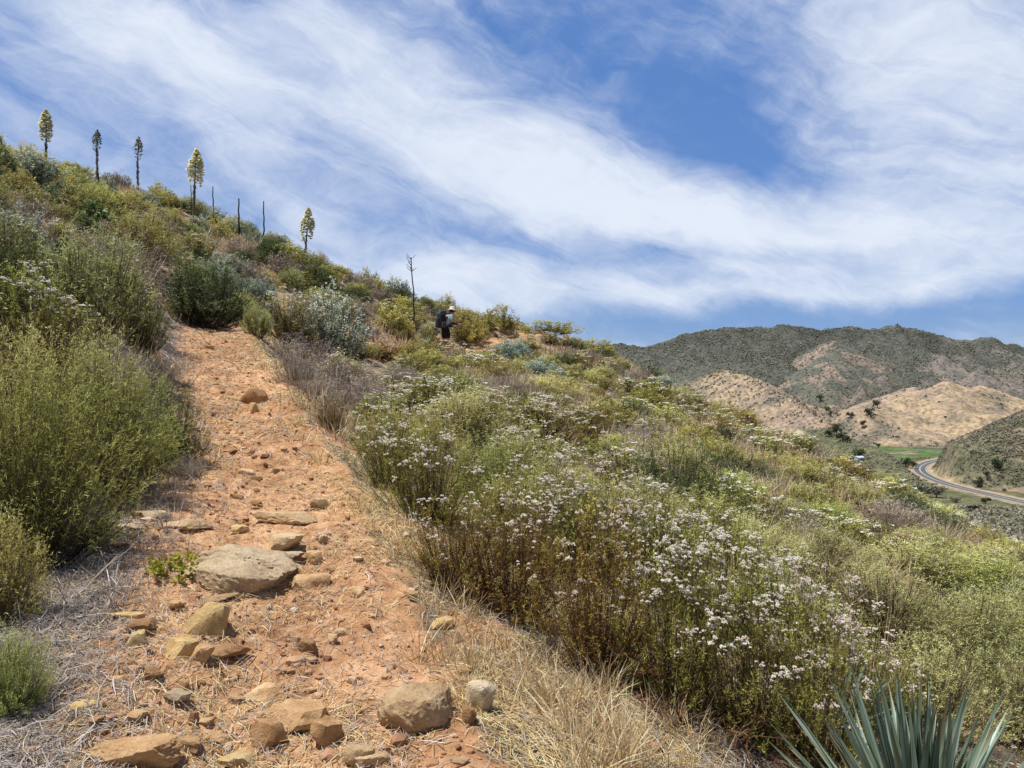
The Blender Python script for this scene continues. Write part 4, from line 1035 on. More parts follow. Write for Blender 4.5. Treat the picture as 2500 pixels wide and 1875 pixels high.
# ---------------------------------------------------------------- broad-leaved plants, weeds, bare branches
def broad(px, py, h, label):
    p = hit(px, py)
    fo, st, _ = gen_shrub(int(px), R=.45 * h, Hh=h, nsh=22, ktw=5, mlv=9, ll=.15 * h, lw=.05 * h, upright=.7, tw=.2, stems=2, stemr=.008, low=.5)
    o = empty('broad_leaved_plant', p, label, 'plant', 'broad-leaved plants on the left slope')
    link('leaves', fo.mesh('leaves', M['bigleaf']), o); link('stems', st.mesh('stems', M['stem']), o)
broad(98, 240, .75, 'dark glossy broad-leaved plant in the middle of the left slope')
broad(88, 248, .55, 'lower glossy broad-leaved plant touching a taller one on the left slope')
broad(152, 255, .6, 'broad-leaved plant above the large rounded green shrub')
wp = hd(385, 1232)
fo, st, _ = gen_shrub(5, R=.17, Hh=.07, nsh=60, ktw=4, mlv=5, ll=.022, lw=.014, upright=.8, tw=.05, stems=0)
o = link('weed', fo.mesh('weed', leaf_mat('weed_leaf', [(0, (.30, .30, .05)), (.3, (.50, .47, .07)), (1, (.70, .62, .10))]))); o.location = wp; tag(o, 'low yellow-green weed growing against the left side of the boulder', 'weed')
def bare_branch(dx, dy, size, label, seed, mat='redstem'):
    p = hd(dx, dy); rng = np.random.default_rng(seed); mb = MB()
    def grow(b, d, Lb, r, lev):
        n = 5; P = [b]
        for k in range(n): d = norm((d + rng.normal(0, .28, 3))[None])[0]; P.append(P[-1] + d * Lb / n)
        P = np.array(P); v, q = tubes(P[None], np.linspace(r, r * .45, n + 1), 5); mb.add(v, [q], np.full(len(v), rng.uniform(.2, .9)))
        if lev < 3:
            for k in range(3): 
                j = rng.integers(1, n + 1); grow(P[j], norm((d + rng.normal(0, .7, 3))[None])[0], Lb * rng.uniform(.4, .7), r * .55, lev + 1)
    for k in range(4): grow(np.zeros(3), norm(np.array([[rng.normal(0, .8), rng.normal(-.3, .5), rng.uniform(.25, .8)]]))[0], size, size * .018, 0)
    o = link('bare_branch', mb.mesh('bare_branch', M[mat])); o.location = p; tag(o, label, 'branch', 'bare branches at the shrub bases')
bare_branch(1350, 1490, .34, 'bare reddish branches sticking out of the dark shrub above the golden grass', 3)
bare_branch(1600, 1600, .30, 'bare reddish branch at the foot of the shrubs near the bottom edge', 4)
bare_branch(1130, 1350, .36, 'bare dark branch poking from the rusty shrub at the trail edge', 5, 'stem')
bare_branch(1480, 1570, .22, 'small pinkish dry branch lying on the straw at the bottom', 6)
bare_branch(130, 1310, .30, 'pale dead branches under the left green shrub', 8, 'dry')

# ---------------------------------------------------------------- rocks
import bmesh
def ico(sub):
    bm = bmesh.new(); bmesh.ops.create_icosphere(bm, subdivisions=sub, radius=1)
    v = np.array([x.co[:] for x in bm.verts]); f = np.array([[y.index for y in x.verts] for x in bm.faces]); bm.free(); return v, f
ICO = {k: ico(k) for k in (1, 3, 4, 5)}
def rock_mesh(seed, rx, ry, rz, angular=.7, sub=4, cracks=False, rough=.05):
    rng = np.random.default_rng(seed); v, f = ICO[sub]; v = v.copy()
    pn_ = norm(rng.normal(0, 1, (9, 3)) * np.array([1, 1, .8])); pd = rng.uniform(.46, .9, 9)
    pn_ = np.concatenate([pn_, [[0.05, .05, 1]]]); pd = np.r_[pd, rng.uniform(.45, .7)]
    dots = v @ norm(pn_).T
    rr = np.where(dots > .05, pd[None] / np.maximum(dots, .05), 9.)
    k = 60.; rs = -np.log(np.exp(-k * np.minimum(rr, 3)).sum(1)) / k
    r = (1 - angular) * .88 + angular * np.clip(rs, .3, 1.25)
    q = v * 2.3 + seed
    n = fbm(q[:, 0] + q[:, 2] * .8, q[:, 1] - q[:, 2] * .6, seed, 4) - .5
    n2 = fbm(q[:, 0] * 4 - q[:, 2] * 3, q[:, 1] * 4 + q[:, 2] * 3, seed + 3, 3) - .5
    r = r * (1 + n * .28 + n2 * rough * 1.8)
    if cracks:
        for (sl, of, dp) in ((.30, .05, .20), (.36, -.22, .10), (.25, .30, .12), (-.5, .1, .05)):
            c = v[:, 1] - sl * v[:, 0] - of + (fbm(v[:, 0] * 4, v[:, 2] * 4, 5, 3) - .5) * .28
            r = r * (1 - dp * np.exp(-(c / .04) ** 2) * (v[:, 2] > -.1))
    V_ = v * r[:, None] * np.array([rx, ry, rz])
    return make_mesh('rock', V_, [f], [M['rock_tan']], smooth=True)
def sharp(me, ang=.55):
    bm = bmesh.new(); bm.from_mesh(me)
    for e in bm.edges:
        if len(e.link_faces) == 2 and e.calc_face_angle(0) > ang: e.smooth = False
    bm.to_mesh(me); bm.free()
def rock_px(fx_, fy_, wf, hf, mat, label, ang=.75, cracks=False, rot=None, flat=1., seed=None):
    """fx_, fy_: centre on the 2500 px photograph; wf, hf its size there"""
    cxp, cyp, wp_, hp_ = fx_ * .4096, fy_ * .4096, wf * .4096, hf * .4096
    p = hit(cxp, cyp + hp_ * .38); k = p[1] / F
    rx = wp_ * k * .5; e = math.atan2(CAMZ - p[2], p[1]) + .12
    ry = min(rx * .85, hp_ * k / (2 * math.sin(e)) * .62); rz = max(.3 * rx * flat, (hp_ * k - 1.35 * ry * math.sin(e)) / (2 * math.cos(e)) * 1.5)
    seed = seed or int(fx_ * 3 + fy_)
    me = rock_mesh(seed, rx * 1.28, ry * 1.25, rz * (1.12 if cracks else 1.1), ang, 5 if wf > 150 else (4 if wf > 80 else 3), cracks)
    me.materials.clear(); me.materials.append(M[mat])
    sharp(me)
    o = link('rock', me); o.location = (p[0], p[1] + ry * .35, float(H(p[0], p[1] + ry * .35)) + rz * .34); o.rotation_euler = (random.uniform(-.1, .1), random.uniform(-.12, .12), rot if rot is not None else random.uniform(-.35, .35))
    if cracks: o.rotation_euler = (.10, .17, rot)
    tag(o, label, 'rock', 'rocks on the trail')
    return o
def zc(zx, zy, zw, zh, ox, oy, sc): return ox + zx / sc, oy + zy / sc, zw / sc, zh / sc
A = lambda *a: zc(*a, 0, 1200, 2.458)
B_ = lambda *a: zc(*a, 800, 1125, 2.212)
C_ = lambda *a: zc(*a, 0, 700, 2.212)
ROCKS = [
    (A(1385, 450, 590, 320), 'rock_grey', 'biggest grey-tan cracked boulder lying across the left of the trail', .45, True, -.25),
    (A(1700, 285, 260, 150), 'rock_tan', 'blocky tan rock set in the trail just above the boulder'),
    (A(1720, 150, 250, 90), 'rock_tan', 'flat half-buried slab uphill of the blocky tan rock'),
    (A(1110, 200, 240, 90), 'rock_tan', 'long low tan rock in the row above the weed'),
    (A(930, 150, 130, 80), 'rock_pale', 'pale cream angular rock topping the row left of the trail'),
    (A(820, 145, 70, 50), 'rock_orange', 'small orange rock left of the pale cream one'),
    (A(740, 215, 170, 60), 'rock_pale', 'pale flat slab at the left end of the rock row'),
    (A(1450, 230, 90, 70), 'rock_yellow', 'yellowish stone directly above the boulder'),
    (A(1880, 540, 190, 120), 'rock_orange', 'orange rock lying immediately right of the boulder'),
    (A(1930, 70, 100, 90), 'rock_tan', 'round tan rock at the right side of the trail above the slab'),
    (A(1930, 300, 60, 70), 'rock_tan', 'small upright stone right of the blocky tan rock'),
    (A(1745, 400, 95, 60), 'rock_pale', 'pale flat stone between the boulder and the blocky tan rock'),
    (A(1870, 390, 100, 80), 'rock_orange', 'orange stone below the small upright stone'),
    (A(780, 740, 170, 60), 'rock_yellow', 'flat yellow stone left of the notched slab'),
    (A(850, 810, 150, 70), 'rock_dark', 'dark-faced stone behind the yellow pointed rock'),
    (A(820, 885, 140, 140), 'rock_yellow', 'pointed yellow rock in the left cluster'),
    (A(1250, 780, 190, 220), 'rock_yellow', 'tall notched tan slab below the boulder'),
    (A(1080, 940, 170, 150), 'rock_yellow', 'rounded golden rock in the middle of the left cluster'),
    (A(1205, 990, 120, 150), 'rock_orange', 'brown-orange rock touching the rounded golden rock on its right'),
    (A(1340, 960, 200, 80), 'rock_dark', 'long dark slanted rock at the right of the left cluster'),
    (A(1270, 660, 210, 50), 'rock_tan', 'thin flat rock under the boulder'),
    (A(1060, 690, 70, 60), 'rock_orange', 'small orange stone left of the notched slab'),
    (A(910, 1120, 90, 90), 'rock_dark', 'brown stone below the left cluster in grey straw'),
    (A(700, 1130, 90, 60), 'rock_orange', 'orange stone left of the brown one in grey straw'),
    (A(530, 1275, 140, 70), 'rock_yellow', 'flat rectangular yellow stone near the lower left'),
    (A(1035, 1250, 130, 80), 'rock_pale', 'pale stone lying on the grey twig litter'),
    (A(820, 1360, 130, 90), 'rock_orange', 'rusty wedge-shaped stone left of the trail bottom'),
    (A(560, 1410, 90, 70), 'rock_orange', 'orange stone below the flat rectangular yellow one'),
    (A(1590, 1210, 200, 150), 'rock_orange', 'flat orange slab, upper of two overlapping slabs'),
    (A(1740, 1310, 300, 170), 'rock_orange', 'largest flat orange slab with a pointed right end'),
    (A(1610, 1490, 190, 200), 'rock_orange', 'orange block with a dark right face below the slabs'),
    (A(1300, 1470, 190, 110), 'rock_orange', 'flat orange rock left of the dark-sided block'),
    (A(1110, 1510, 150, 110), 'rock_orange', 'broken orange rock at the bottom behind the largest bottom rock'),
    (A(790, 1590, 470, 190), 'rock_orange', 'largest rock at the bottom edge, orange with a lumpy top'),
    (A(1430, 1600, 190, 120), 'rock_yellow', 'yellowish rock on the bottom edge right of the biggest'),
    (A(1980, 1460, 170, 170), 'rock_orange', 'orange-tan rock half buried right of the dark-sided block'),
    (A(2160, 1610, 130, 130), 'rock_tan', 'tan rock cut by the bottom edge in the middle'),
    (A(1165, 1365, 60, 90), 'rock_dark', 'dark little stone above the flat orange rock'),
    (A(1230, 1390, 110, 70), 'rock_orange', 'orange stone beside the dark little stone'),
    (A(1780, 900, 60, 70), 'rock_tan', 'left one of two small stones on bare red soil'),
    (A(1860, 930, 90, 80), 'rock_dark', 'right one of two small stones on bare red soil'),
    (A(1870, 1010, 80, 50), 'rock_tan', 'pale stone below the two small stones on red soil'),
    (A(1995, 880, 70, 80), 'rock_tan', 'tan stone at the right edge of the bare red soil'),
    (A(2060, 850, 80, 50), 'rock_tan', 'flat stone touching the tan one on the red soil edge'),
    (A(2150, 610, 80, 60), 'rock_tan', 'tan stone right of the orange rock beside the boulder'),
    (A(700, 320, 90, 40), 'rock_orange', 'flat orange stone between the weed and the left shrub'),
    (A(1100, 1180, 60, 80), 'rock_orange', 'upright brown pebble left of the overlapping slabs'),
    (A(1420, 1250, 80, 60), 'rock_tan', 'tan stone touching the left side of the overlapping slabs'),
    (A(1900, 1380, 60, 50), 'rock_orange', 'small orange stone under the largest flat slab'),
    (B_(480, 1320, 350, 250), 'rock_tan', 'long smooth tan boulder near the bottom right of the trail', .35, False, .55),
    (B_(815, 1280, 150, 210), 'rock_pale', 'upright pale rock in the straw right of the smooth boulder', .7),
    (B_(755, 1365, 90, 100), 'rock_dark', 'small reddish rock leaning on the upright pale rock'),
    (B_(600, 880, 100, 70), 'rock_yellow', 'pale flat stone at the edge of the golden grass'),
    (B_(445, 740, 60, 50), 'rock_orange', 'orange stone at the right trail edge above the golden grass'),
    (B_(190, 1620, 180, 110), 'rock_tan', 'half-buried tan rock on the bottom edge below the smooth boulder'),
    (B_(715, 1640, 90, 60), 'rock_tan', 'tan stone on the bottom edge among straw'),
    (B_(725, 1130, 70, 50), 'rock_orange', 'orange stone just above the upright pale rock'),
    (B_(690, 950, 60, 80), 'rock_tan', 'brown stone behind the golden grass tuft'),
    (B_(320, 1165, 50, 50), 'rock_orange', 'small orange stone above the smooth boulder'),
    (B_(130, 1190, 45, 35), 'rock_orange', 'small red stone left of the smooth boulder'),
    (C_(1380, 590, 120, 100), 'rock_dark', 'dark red-brown rock alone in the upper trail', .6),
    (C_(1370, 655, 50, 50), 'rock_orange', 'stone right below the dark rock in the upper trail'),
    (C_(1380, 1030, 60, 40), 'rock_dark', 'dark stone in the middle of the trail'),
    (C_(1335, 1000, 70, 40), 'rock_tan', 'tan flat stone in the middle of the trail beside the dark one'),
    (C_(1480, 1000, 50, 40), 'rock_tan', 'tan stone right of the dark one in mid trail'),
    (C_(1385, 1170, 50, 40), 'rock_dark', 'small dark stone in the trail uphill of the half-buried slab'),
    (C_(1070, 860, 30, 50), 'rock_orange', 'orange stone under the tip of the left green shrub'),
    (C_(1275, 1135, 50, 35), 'rock_dark', 'tiny dark stone at the left of mid trail'),
    (C_(1130, 325, 60, 30), 'rock_yellow', 'yellow stone near the top of the trail'),
    (C_(920, 1140, 60, 30), 'rock_yellow', 'yellow stone above the pale cream rock'),
]
for r_ in ROCKS:
    (a, b, c, d), mt, lb = r_[0], r_[1], r_[2]
    rock_px(a, b, c, d, mt, lb, r_[3] if len(r_) > 3 else .97, r_[4] if len(r_) > 4 else False, r_[5] if len(r_) > 5 else None)
# bare rocky outcrop at the edge of the slope
p = hd(1545, 925)
me = rock_mesh(91, .75, .5, .38, 1.0, 5, False, .12); me.materials.clear(); me.materials.append(M['rock_orange']); o = link('rock_outcrop', me); o.location = p; tag(o, 'broken orange rock outcrop under dark shrubs on the right edge of the slope', 'rock')

# loose gravel and straw: nobody could count them
gv, gf = ICO[1]
n = 9000; Y = 2.15 + 12 * RNG.random(n) ** 2.0
tx = np.interp(Y, TR[:, 1], TR[:, 0]); x = tx + RNG.normal(0, .55, n); x = np.where(RNG.random(n) < .25, tx + RNG.uniform(-1.6, 1.6, n), x)
sz = np.clip(.0042 * np.exp(RNG.normal(0, .70, n)), .0015, .028) * (1 + Y * .02)
jit = RNG.uniform(.6, 1.25, (n, len(gv)))
q = gv[None] * jit[..., None] * (sz[:, None] * RNG.uniform(.7, 1.3, (n, 3)))[:, None, :] * np.array([1.2, 1.1, .7])
an = RNG.uniform(0, 6.28, n); ca, sa = np.cos(an)[:, None], np.sin(an)[:, None]
q = np.stack([q[..., 0] * ca - q[..., 1] * sa, q[..., 0] * sa + q[..., 1] * ca, q[..., 2]], -1)
q = q + np.stack([x, Y, H(x, Y) + sz * .25], 1)[:, None, :]
mg = leaf_mat('gravel', [(0, (.17, .075, .035)), (.35, (.42, .23, .115)), (.7, (.58, .38, .21)), (1, (.70, .58, .40))], trans=0, rough=.9)
tag(link('gravel', make_mesh('gravel', q.reshape(-1, 3), [(gf[None] + (np.arange(n) * len(gv))[:, None, None]).reshape(-1, 3)], [mg], attrs={'tint': np.repeat(np.clip(RNG.normal(.5, .25, n), 0, 1), len(gv))})), 'loose orange gravel scattered over the trail', 'gravel', kind='stuff')

def litter(name, mat, n, xs, ys, lens, wid, label, tmean=.5, lift=.012, tilt=.16):
    x, y = xs, ys; n = len(x)
    a = RNG.uniform(0, 2 * PI, n); Ld = RNG.uniform(*lens, n) * RNG.uniform(.4, 1, n)
    d = np.stack([np.cos(a), np.sin(a), RNG.normal(0, tilt, n)], 1)
    x1, y1 = x + d[:, 0] * Ld, y + d[:, 1] * Ld
    z0 = H(x, y) + RNG.uniform(.001, lift, n); z1 = H(x1, y1) + RNG.uniform(.001, lift, n) + np.abs(d[:, 2]) * Ld * .6
    a0 = np.stack([x, y, z0], 1); a1 = np.stack([x1, y1, z1], 1)
    side = np.stack([-np.sin(a), np.cos(a), np.zeros(n)], 1)
    bend = side * (RNG.normal(0, .10, n) * Ld)[:, None]; mid = (a0 + a1) / 2 + bend + np.array([0, 0, .004])
    sd = norm(side + RNG.normal(0, .35, (n, 3))); W_ = (RNG.uniform(.6, 1.4, n) * wid * np.maximum(1, y / 3.6))[:, None]
    Vv = np.stack([a0 - sd * W_ * .5, a0 + sd * W_ * .5, mid - sd * W_ * .5, mid + sd * W_ * .5, a1 - sd * W_ * .3, a1 + sd * W_ * .3], 1).reshape(-1, 3)
    k = (np.arange(n) * 6)[:, None]; Qs = np.concatenate([k + np.array([[0, 1, 3, 2]]), k + np.array([[2, 3, 5, 4]])])
    t = np.clip(RNG.normal(tmean, .24, n), 0, 1)
    tag(link(name, make_mesh(name, Vv, [Qs], [mat], attrs={'tint': np.repeat(t, 6)})), label, 'litter', kind='stuff')
def spread(n, f):
    """positions around the trail; f(distance, side, x, y) is the chance to keep one"""
    Y = 2.1 + 13.5 * RNG.random(n) ** 2.3; tx = np.interp(Y, TR[:, 1], TR[:, 0]); x = tx + RNG.uniform(-2.6, 3.2, n)
    D, _, S = trail_d(x, Y); k = RNG.random(n) < f(D, S, x, Y); return x[k], Y[k]
pat = lambda x, y, s, sc=1.3: fbm(x * sc, y * sc, s, 3)
x, y = spread(300000, lambda D, S, x, y: np.clip(.30 + .7 * sstep(.30, .75, D) * (S < 0) - .12 * sstep(.35, .8, D) * (S > 0), 0, 1) * sstep(.33, .60, pat(x, y, 91, 2.2)) * (D < 2.2))
litter('straw_litter', M['straw'], 0, x, y, (.025, .14), .0021, 'golden straw scattered along both sides of the trail')
x, y = spread(430000, lambda D, S, x, y: (sstep(.35, .8, D) * (S > 0) * .95 + .12 * (D < .5) + .3 * (S < 0) * sstep(.7, 1.1, D)) * sstep(.18, .42, pat(x, y, 95)) * (D < 2.4))
litter('twig_litter', M['greystraw'], 0, x, y, (.02, .12), .0023, 'grey broken twigs and litter on the left side of the trail', lift=.02)
x, y = spread(2600, lambda D, S, x, y: (D > .45) * .8 * (D < 2.2))
litter('fallen_twigs', M['greystraw'], 0, x, y, (.08, .26), .0030, 'longer pale twigs lying among the litter', .55, lift=.03, tilt=.04)

def grass_obj(name, mat, X, Y, hts, nb, label, rad=.05, wid=.0017, lean=.5, tm=.55):
    n = len(X); i = np.repeat(np.arange(n), nb); m = len(i)
    a = RNG.uniform(0, 2 * PI, m); r = np.abs(RNG.normal(0, 1, m)) * np.repeat(np.broadcast_to(rad, (n,)), nb)
    x = X[i] + r * np.cos(a); y = Y[i] + r * np.sin(a); h = hts[i] * RNG.uniform(.45, 1.15, m)
    ln = np.abs(RNG.normal(0, lean, m)); a2 = a + RNG.normal(0, .8, m)
    d = np.stack([np.cos(a2) * ln, np.sin(a2) * ln, np.ones(m)], 1); d = norm(d)
    b = np.stack([x, y, H(x, y) - .01], 1); mid = b + d * (h * .55)[:, None]
    d2 = norm(d + np.stack([np.cos(a2) * .5, np.sin(a2) * .5, -.2 * np.ones(m)], 1) * RNG.uniform(.1, .9, m)[:, None]); e = mid + d2 * (h * .5)[:, None]
    sd_ = norm(np.cross(d, RNG.normal(0, 1, (m, 3)))); W_ = np.maximum(wid, .00042 * y)[:, None] * RNG.uniform(.7, 1.4, m)[:, None]
    Vv = np.stack([b - sd_ * W_, b + sd_ * W_, mid - sd_ * W_ * .8, mid + sd_ * W_ * .8, e], 1).reshape(-1, 3)
    k = (np.arange(m) * 5)[:, None]
    t = np.clip(RNG.normal(tm, .2, m), 0, 1); tt = np.stack([t - .25, t - .25, t, t, t + .15], 1).clip(0, 1).ravel()
    tag(link(name, make_mesh(name, Vv, [k + np.array([[0, 1, 3, 2]]), k + np.array([[2, 3, 4]])], [mat], attrs={'tint': tt})), label, 'grass', kind='stuff')
# golden tufts along the right trail edge in the foreground
pl = np.array([(905, 1240), (960, 1330), (1030, 1400), (1080, 1440), (1150, 1500), (1230, 1560), (1330, 1610), (1450, 1660)], float)
s = RNG.random(52) ** .8 * (len(pl) - 1.01); k = s.astype(int); fr = (s - k)[:, None]
q = pl[k] * (1 - fr) + pl[k + 1] * fr + RNG.normal(0, 1, (52, 2)) * np.array([62, 44])
P = np.array([hd(*a) for a in q])
grass_obj('dry_grass', M['straw'], P[:, 0], P[:, 1], RNG.uniform(.05, .26, len(P)), 42, 'golden dry grass tufts along the right edge of the trail in front', .06, lean=.85, tm=.68)
pl = np.array([(100, 1350), (200, 1290), (300, 1180), (380, 1090), (410, 960), (360, 850), (350, 760), (330, 700)], float)
s = RNG.random(80) * (len(pl) - 1.01); k = s.astype(int); fr = (s - k)[:, None]
q = pl[k] * (1 - fr) + pl[k + 1] * fr + RNG.normal(0, 1, (80, 2)) * np.array([45, 24])
P = np.array([hd(*a) for a in q])
grass_obj('dry_grass', M['greystraw'], P[:, 0], P[:, 1], RNG.uniform(.04, .17, len(P)), 24, 'dry grey-brown grass along the left edge of the trail', .06, lean=1.0, tm=.6)
pl = np.array([(590, 760), (640, 850), (700, 940), (770, 1020), (820, 1090), (860, 1170), (890, 1250)], float)
s = RNG.random(46) * (len(pl) - 1.01); k = s.astype(int); fr = (s - k)[:, None]
q = pl[k] * (1 - fr) + pl[k + 1] * fr + RNG.normal(0, 1, (46, 2)) * np.array([34, 20])
P = np.array([hd(*a) for a in q])
grass_obj('dry_grass', M['straw'], P[:, 0], P[:, 1], RNG.uniform(.04, .18, len(P)), 28, 'short dry grass along the right edge of the upper trail', .06, lean=.9, tm=.6)
n = 9000; Y = 3.5 + 39 * RNG.random(n) ** .8; px = RNG.uniform(-60, 1090, n); x = (px - CX) / F * Y
D, _, S = trail_d(x, Y); k = (D > .8) & (RNG.random(n) < .04 + .9 * sstep(.54, .64, fbm(x * .35, Y * .35, 97, 3)) + .9 * (S < 0) * sstep(.55, .6, fbm(x * .3, Y * .3, 85, 3))) & ~((Y < 6) & (S > 0) & (D < 1.2)) & ~((Y < 5) & (S < 0) & (D < 1.6))
k &= np.hypot((x + 2.65) * 1.1, (Y - 30.6) * .45) > 1.4
x, Y = x[k][:2600], Y[k][:2600]
grass_obj('dry_grass', M['pinkgrass'], x, Y, RNG.uniform(.18, .5, len(x)), 26, 'pinkish dry grass growing between the shrubs over the whole slope', .16, lean=.45)
pat_d = [(1150, 850, 60, 30), (1080, 815, 60, 20), (1480, 900, 60, 30), (1570, 960, 70, 20), (1620, 990, 60, 25), (400, 548, 60, 14), (880, 692, 50, 14), (1060, 690, 40, 10), (1230, 870, 60, 25), (1400, 930, 60, 25), (1700, 1040, 70, 25), (1380, 790, 70, 20), (2130, 1230, 60, 40), (2010, 1150, 60, 30), (1250, 760, 60, 20), (1600, 850, 30, 20)]
q = np.array([(a + RNG.normal() * c, b + RNG.normal() * d_) for a, b, c, d_ in pat_d for _ in range(55)]); P = np.array([hd(*a) for a in q])
grass_obj('dry_grass', M['pinkgrass'], P[:, 0], P[:, 1], RNG.uniform(.25, .5, len(P)), 40, 'pale feathery dry grass in light patches on the slope', .15, lean=.4, tm=.75)

# ---------------------------------------------------------------- hiker
def skin(name, verts, edges, radii, mat, parent, sub=2, root=0):
    me = bpy.data.meshes.new(name); me.from_pydata([tuple(v) for v in verts], edges, [])
    o = bpy.data.objects.new(name, me); col.objects.link(o)
    m = o.modifiers.new('s', 'SKIN'); m.use_smooth_shade = True
    for i, r in enumerate(radii):
        d = me.skin_vertices[0].data[i]; d.radius = (r, r) if not isinstance(r, tuple) else r; d.use_root = (i == root)
    ss = o.modifiers.new('d', 'SUBSURF'); ss.levels = ss.render_levels = sub
    dg = bpy.context.evaluated_depsgraph_get()
    nm = bpy.data.meshes.new_from_object(o.evaluated_get(dg)); nm.materials.clear(); nm.materials.append(mat)
    bpy.data.objects.remove(o); nm.name = name
    for p_ in nm.polygons: p_.use_smooth = True
    return link(name, nm, parent)
fp = hit(445.5, 354); fp = np.array([fp[0], fp[1], float(H(fp[0], fp[1]))])
heading = math.radians(28)
person = empty('person', fp, 'hiker in grey-blue shirt, dark shorts and pale sun hat climbing the path', 'person', rz=heading)
mskin = plain_mat('skin', (.52, .27, .17), .55); mshirt = plain_mat('shirt_blue_grey', (.40, .52, .55), .85, .15, 20); mshort = plain_mat('shorts_black', (.012, .012, .016), .9)
mhat = plain_mat('hat_pale', (.66, .66, .64), .85); mshoe = plain_mat('shoe_dark', (.035, .03, .03), .7); mhair = plain_mat('hair_dark', (.04, .025, .018), .6); mnavy_shaded = plain_mat('sleeve_navy_shaded', (.02, .025, .05), .9)
BV = dict(pel=(0, 0, .94), bel=(.05, 0, 1.08), che=(.13, 0, 1.28), nk0=(.20, 0, 1.43), nk1=(.245, 0, 1.50), hd0=(.29, 0, 1.58), hd1=(.30, 0, 1.66),
          hipr=(.0, -.10, .90), knr=(.07, -.11, .49), anr=(.03, -.11, .09), toer=(.19, -.115, .035), hipl=(.0, .10, .90), knl=(-.01, .11, .49), anl=(-.30, .11, .22), toel=(-.27, .11, .07),
          shr=(.16, -.19, 1.40), elr=(.17, -.25, 1.12), wrr=(.42, -.24, 1.08), par=(.49, -.235, 1.085), shl=(.16, .19, 1.40), ell=(.20, .25, 1.12), wrl=(.44, .23, 1.04), pal=(.51, .225, 1.045),
          chin=(.355, 0, 1.54), nose=(.415, 0, 1.60))
BE = [('pel', 'bel'), ('bel', 'che'), ('che', 'nk0'), ('nk0', 'nk1'), ('nk1', 'hd0'), ('hd0', 'hd1'), ('pel', 'hipr'), ('hipr', 'knr'), ('knr', 'anr'), ('anr', 'toer'), ('pel', 'hipl'), ('hipl', 'knl'), ('knl', 'anl'), ('anl', 'toel'),
      ('che', 'shr'), ('shr', 'elr'), ('elr', 'wrr'), ('wrr', 'par'), ('che', 'shl'), ('shl', 'ell'), ('ell', 'wrl'), ('wrl', 'pal'), ('hd0', 'chin'), ('hd0', 'nose')]
BR = dict(pel=.14, bel=.135, che=.15, nk0=.07, nk1=.058, hd0=.095, hd1=.085, hipr=.095, knr=.058, anr=.038, toer=.033, hipl=.095, knl=.058, anl=.038, toel=.033, shr=.062, elr=.045, wrr=.028, par=.032, shl=.062, ell=.045, wrl=.028, pal=.032, chin=.045, nose=.018)
bk = list(BV); bvv = [BV[k] for k in bk]; bee = [(bk.index(a), bk.index(b)) for a, b in BE]; brr = [BR[k] for k in bk]
for pk, sgn in (('par', -1), ('pal', 1)):                    # fingers closed around the pole grip, thumb on the inner side
    b = np.array(BV[pk]); pi_ = bk.index(pk)
    for f in range(4):
        o0 = b + np.array([.02, sgn * .018, .030 - .021 * f]); Lf = (.9, 1.0, .95, .75)[f]
        ch = [o0, o0 + np.array([.030 * Lf, sgn * .004, -.004]), o0 + np.array([.040 * Lf, -sgn * .022, -.006]), o0 + np.array([.018 * Lf, -sgn * .034, -.006])]
        i0 = len(bvv); bvv += [tuple(c) for c in ch]; brr += [.0095, .009, .008, .007]; bee += [(pi_, i0), (i0, i0 + 1), (i0 + 1, i0 + 2), (i0 + 2, i0 + 3)]
    ch = [b + np.array([-.005, -sgn * .03, .03]), b + np.array([.025, -sgn * .036, .045])]
    i0 = len(bvv); bvv += [tuple(c) for c in ch]; brr += [.011, .009]; bee += [(pi_, i0), (i0, i0 + 1)]
skin('body', bvv, bee, brr, mskin, person)
sv = ['pel', 'bel', 'che', 'shr', 'shl']; 
SH = [(.0, 0, .90), (.05, 0, 1.08), (.13, 0, 1.28), (.195, 0, 1.42), (.16, -.19, 1.40), (.168, -.235, 1.20), (.16, .19, 1.40), (.19, .235, 1.20)]
skin('shirt', SH, [(0, 1), (1, 2), (2, 3), (2, 4), (4, 5), (2, 6), (6, 7)], [.150, .147, .163, .088, .075, .062, .075, .062], mshirt, person)
for a, b_, c in (('elr', 'wrr', -1), ('ell', 'wrl', 1)):
    e = np.array(BV[a]); w_ = np.array(BV[b_]); s0_ = e + np.array([-.003, c * -.01, .06])
    skin('sleeve', [s0_, e, e + (w_ - e) * .5, e + (w_ - e) * .9], [(0, 1), (1, 2), (2, 3)], [.056, .056, .045, .037], mnavy_shaded, person)  # navy sleeve kept near black: shade on the forearm painted into its colour
skin('shorts', [(0.025, 0, 1.06), (0, 0, .92), (0, -.10, .88), (.06, -.11, .54), (0, .10, .88), (-.0, .11, .54)], [(0, 1), (1, 2), (2, 3), (1, 4), (4, 5)], [.160, .165, .122, .098, .122, .098], mshort, person, root=1)
for side, (h_, a_, t_) in enumerate(((BV['hipr'], BV['anr'], BV['toer']), (BV['hipl'], BV['anl'], BV['toel']))):
    a_ = np.array(a_); t_ = np.array(t_); heel = a_ + (np.array([-.06, 0, -.055]) if side == 0 else np.array([-.055, 0, .0]))
    skin('shoe', [heel, a_ + (t_ - a_) * .35 + np.array([0, 0, -.02]), t_ + (t_ - a_) * .35], [(0, 1), (1, 2)], [.045, .050, .036], mshoe, person)
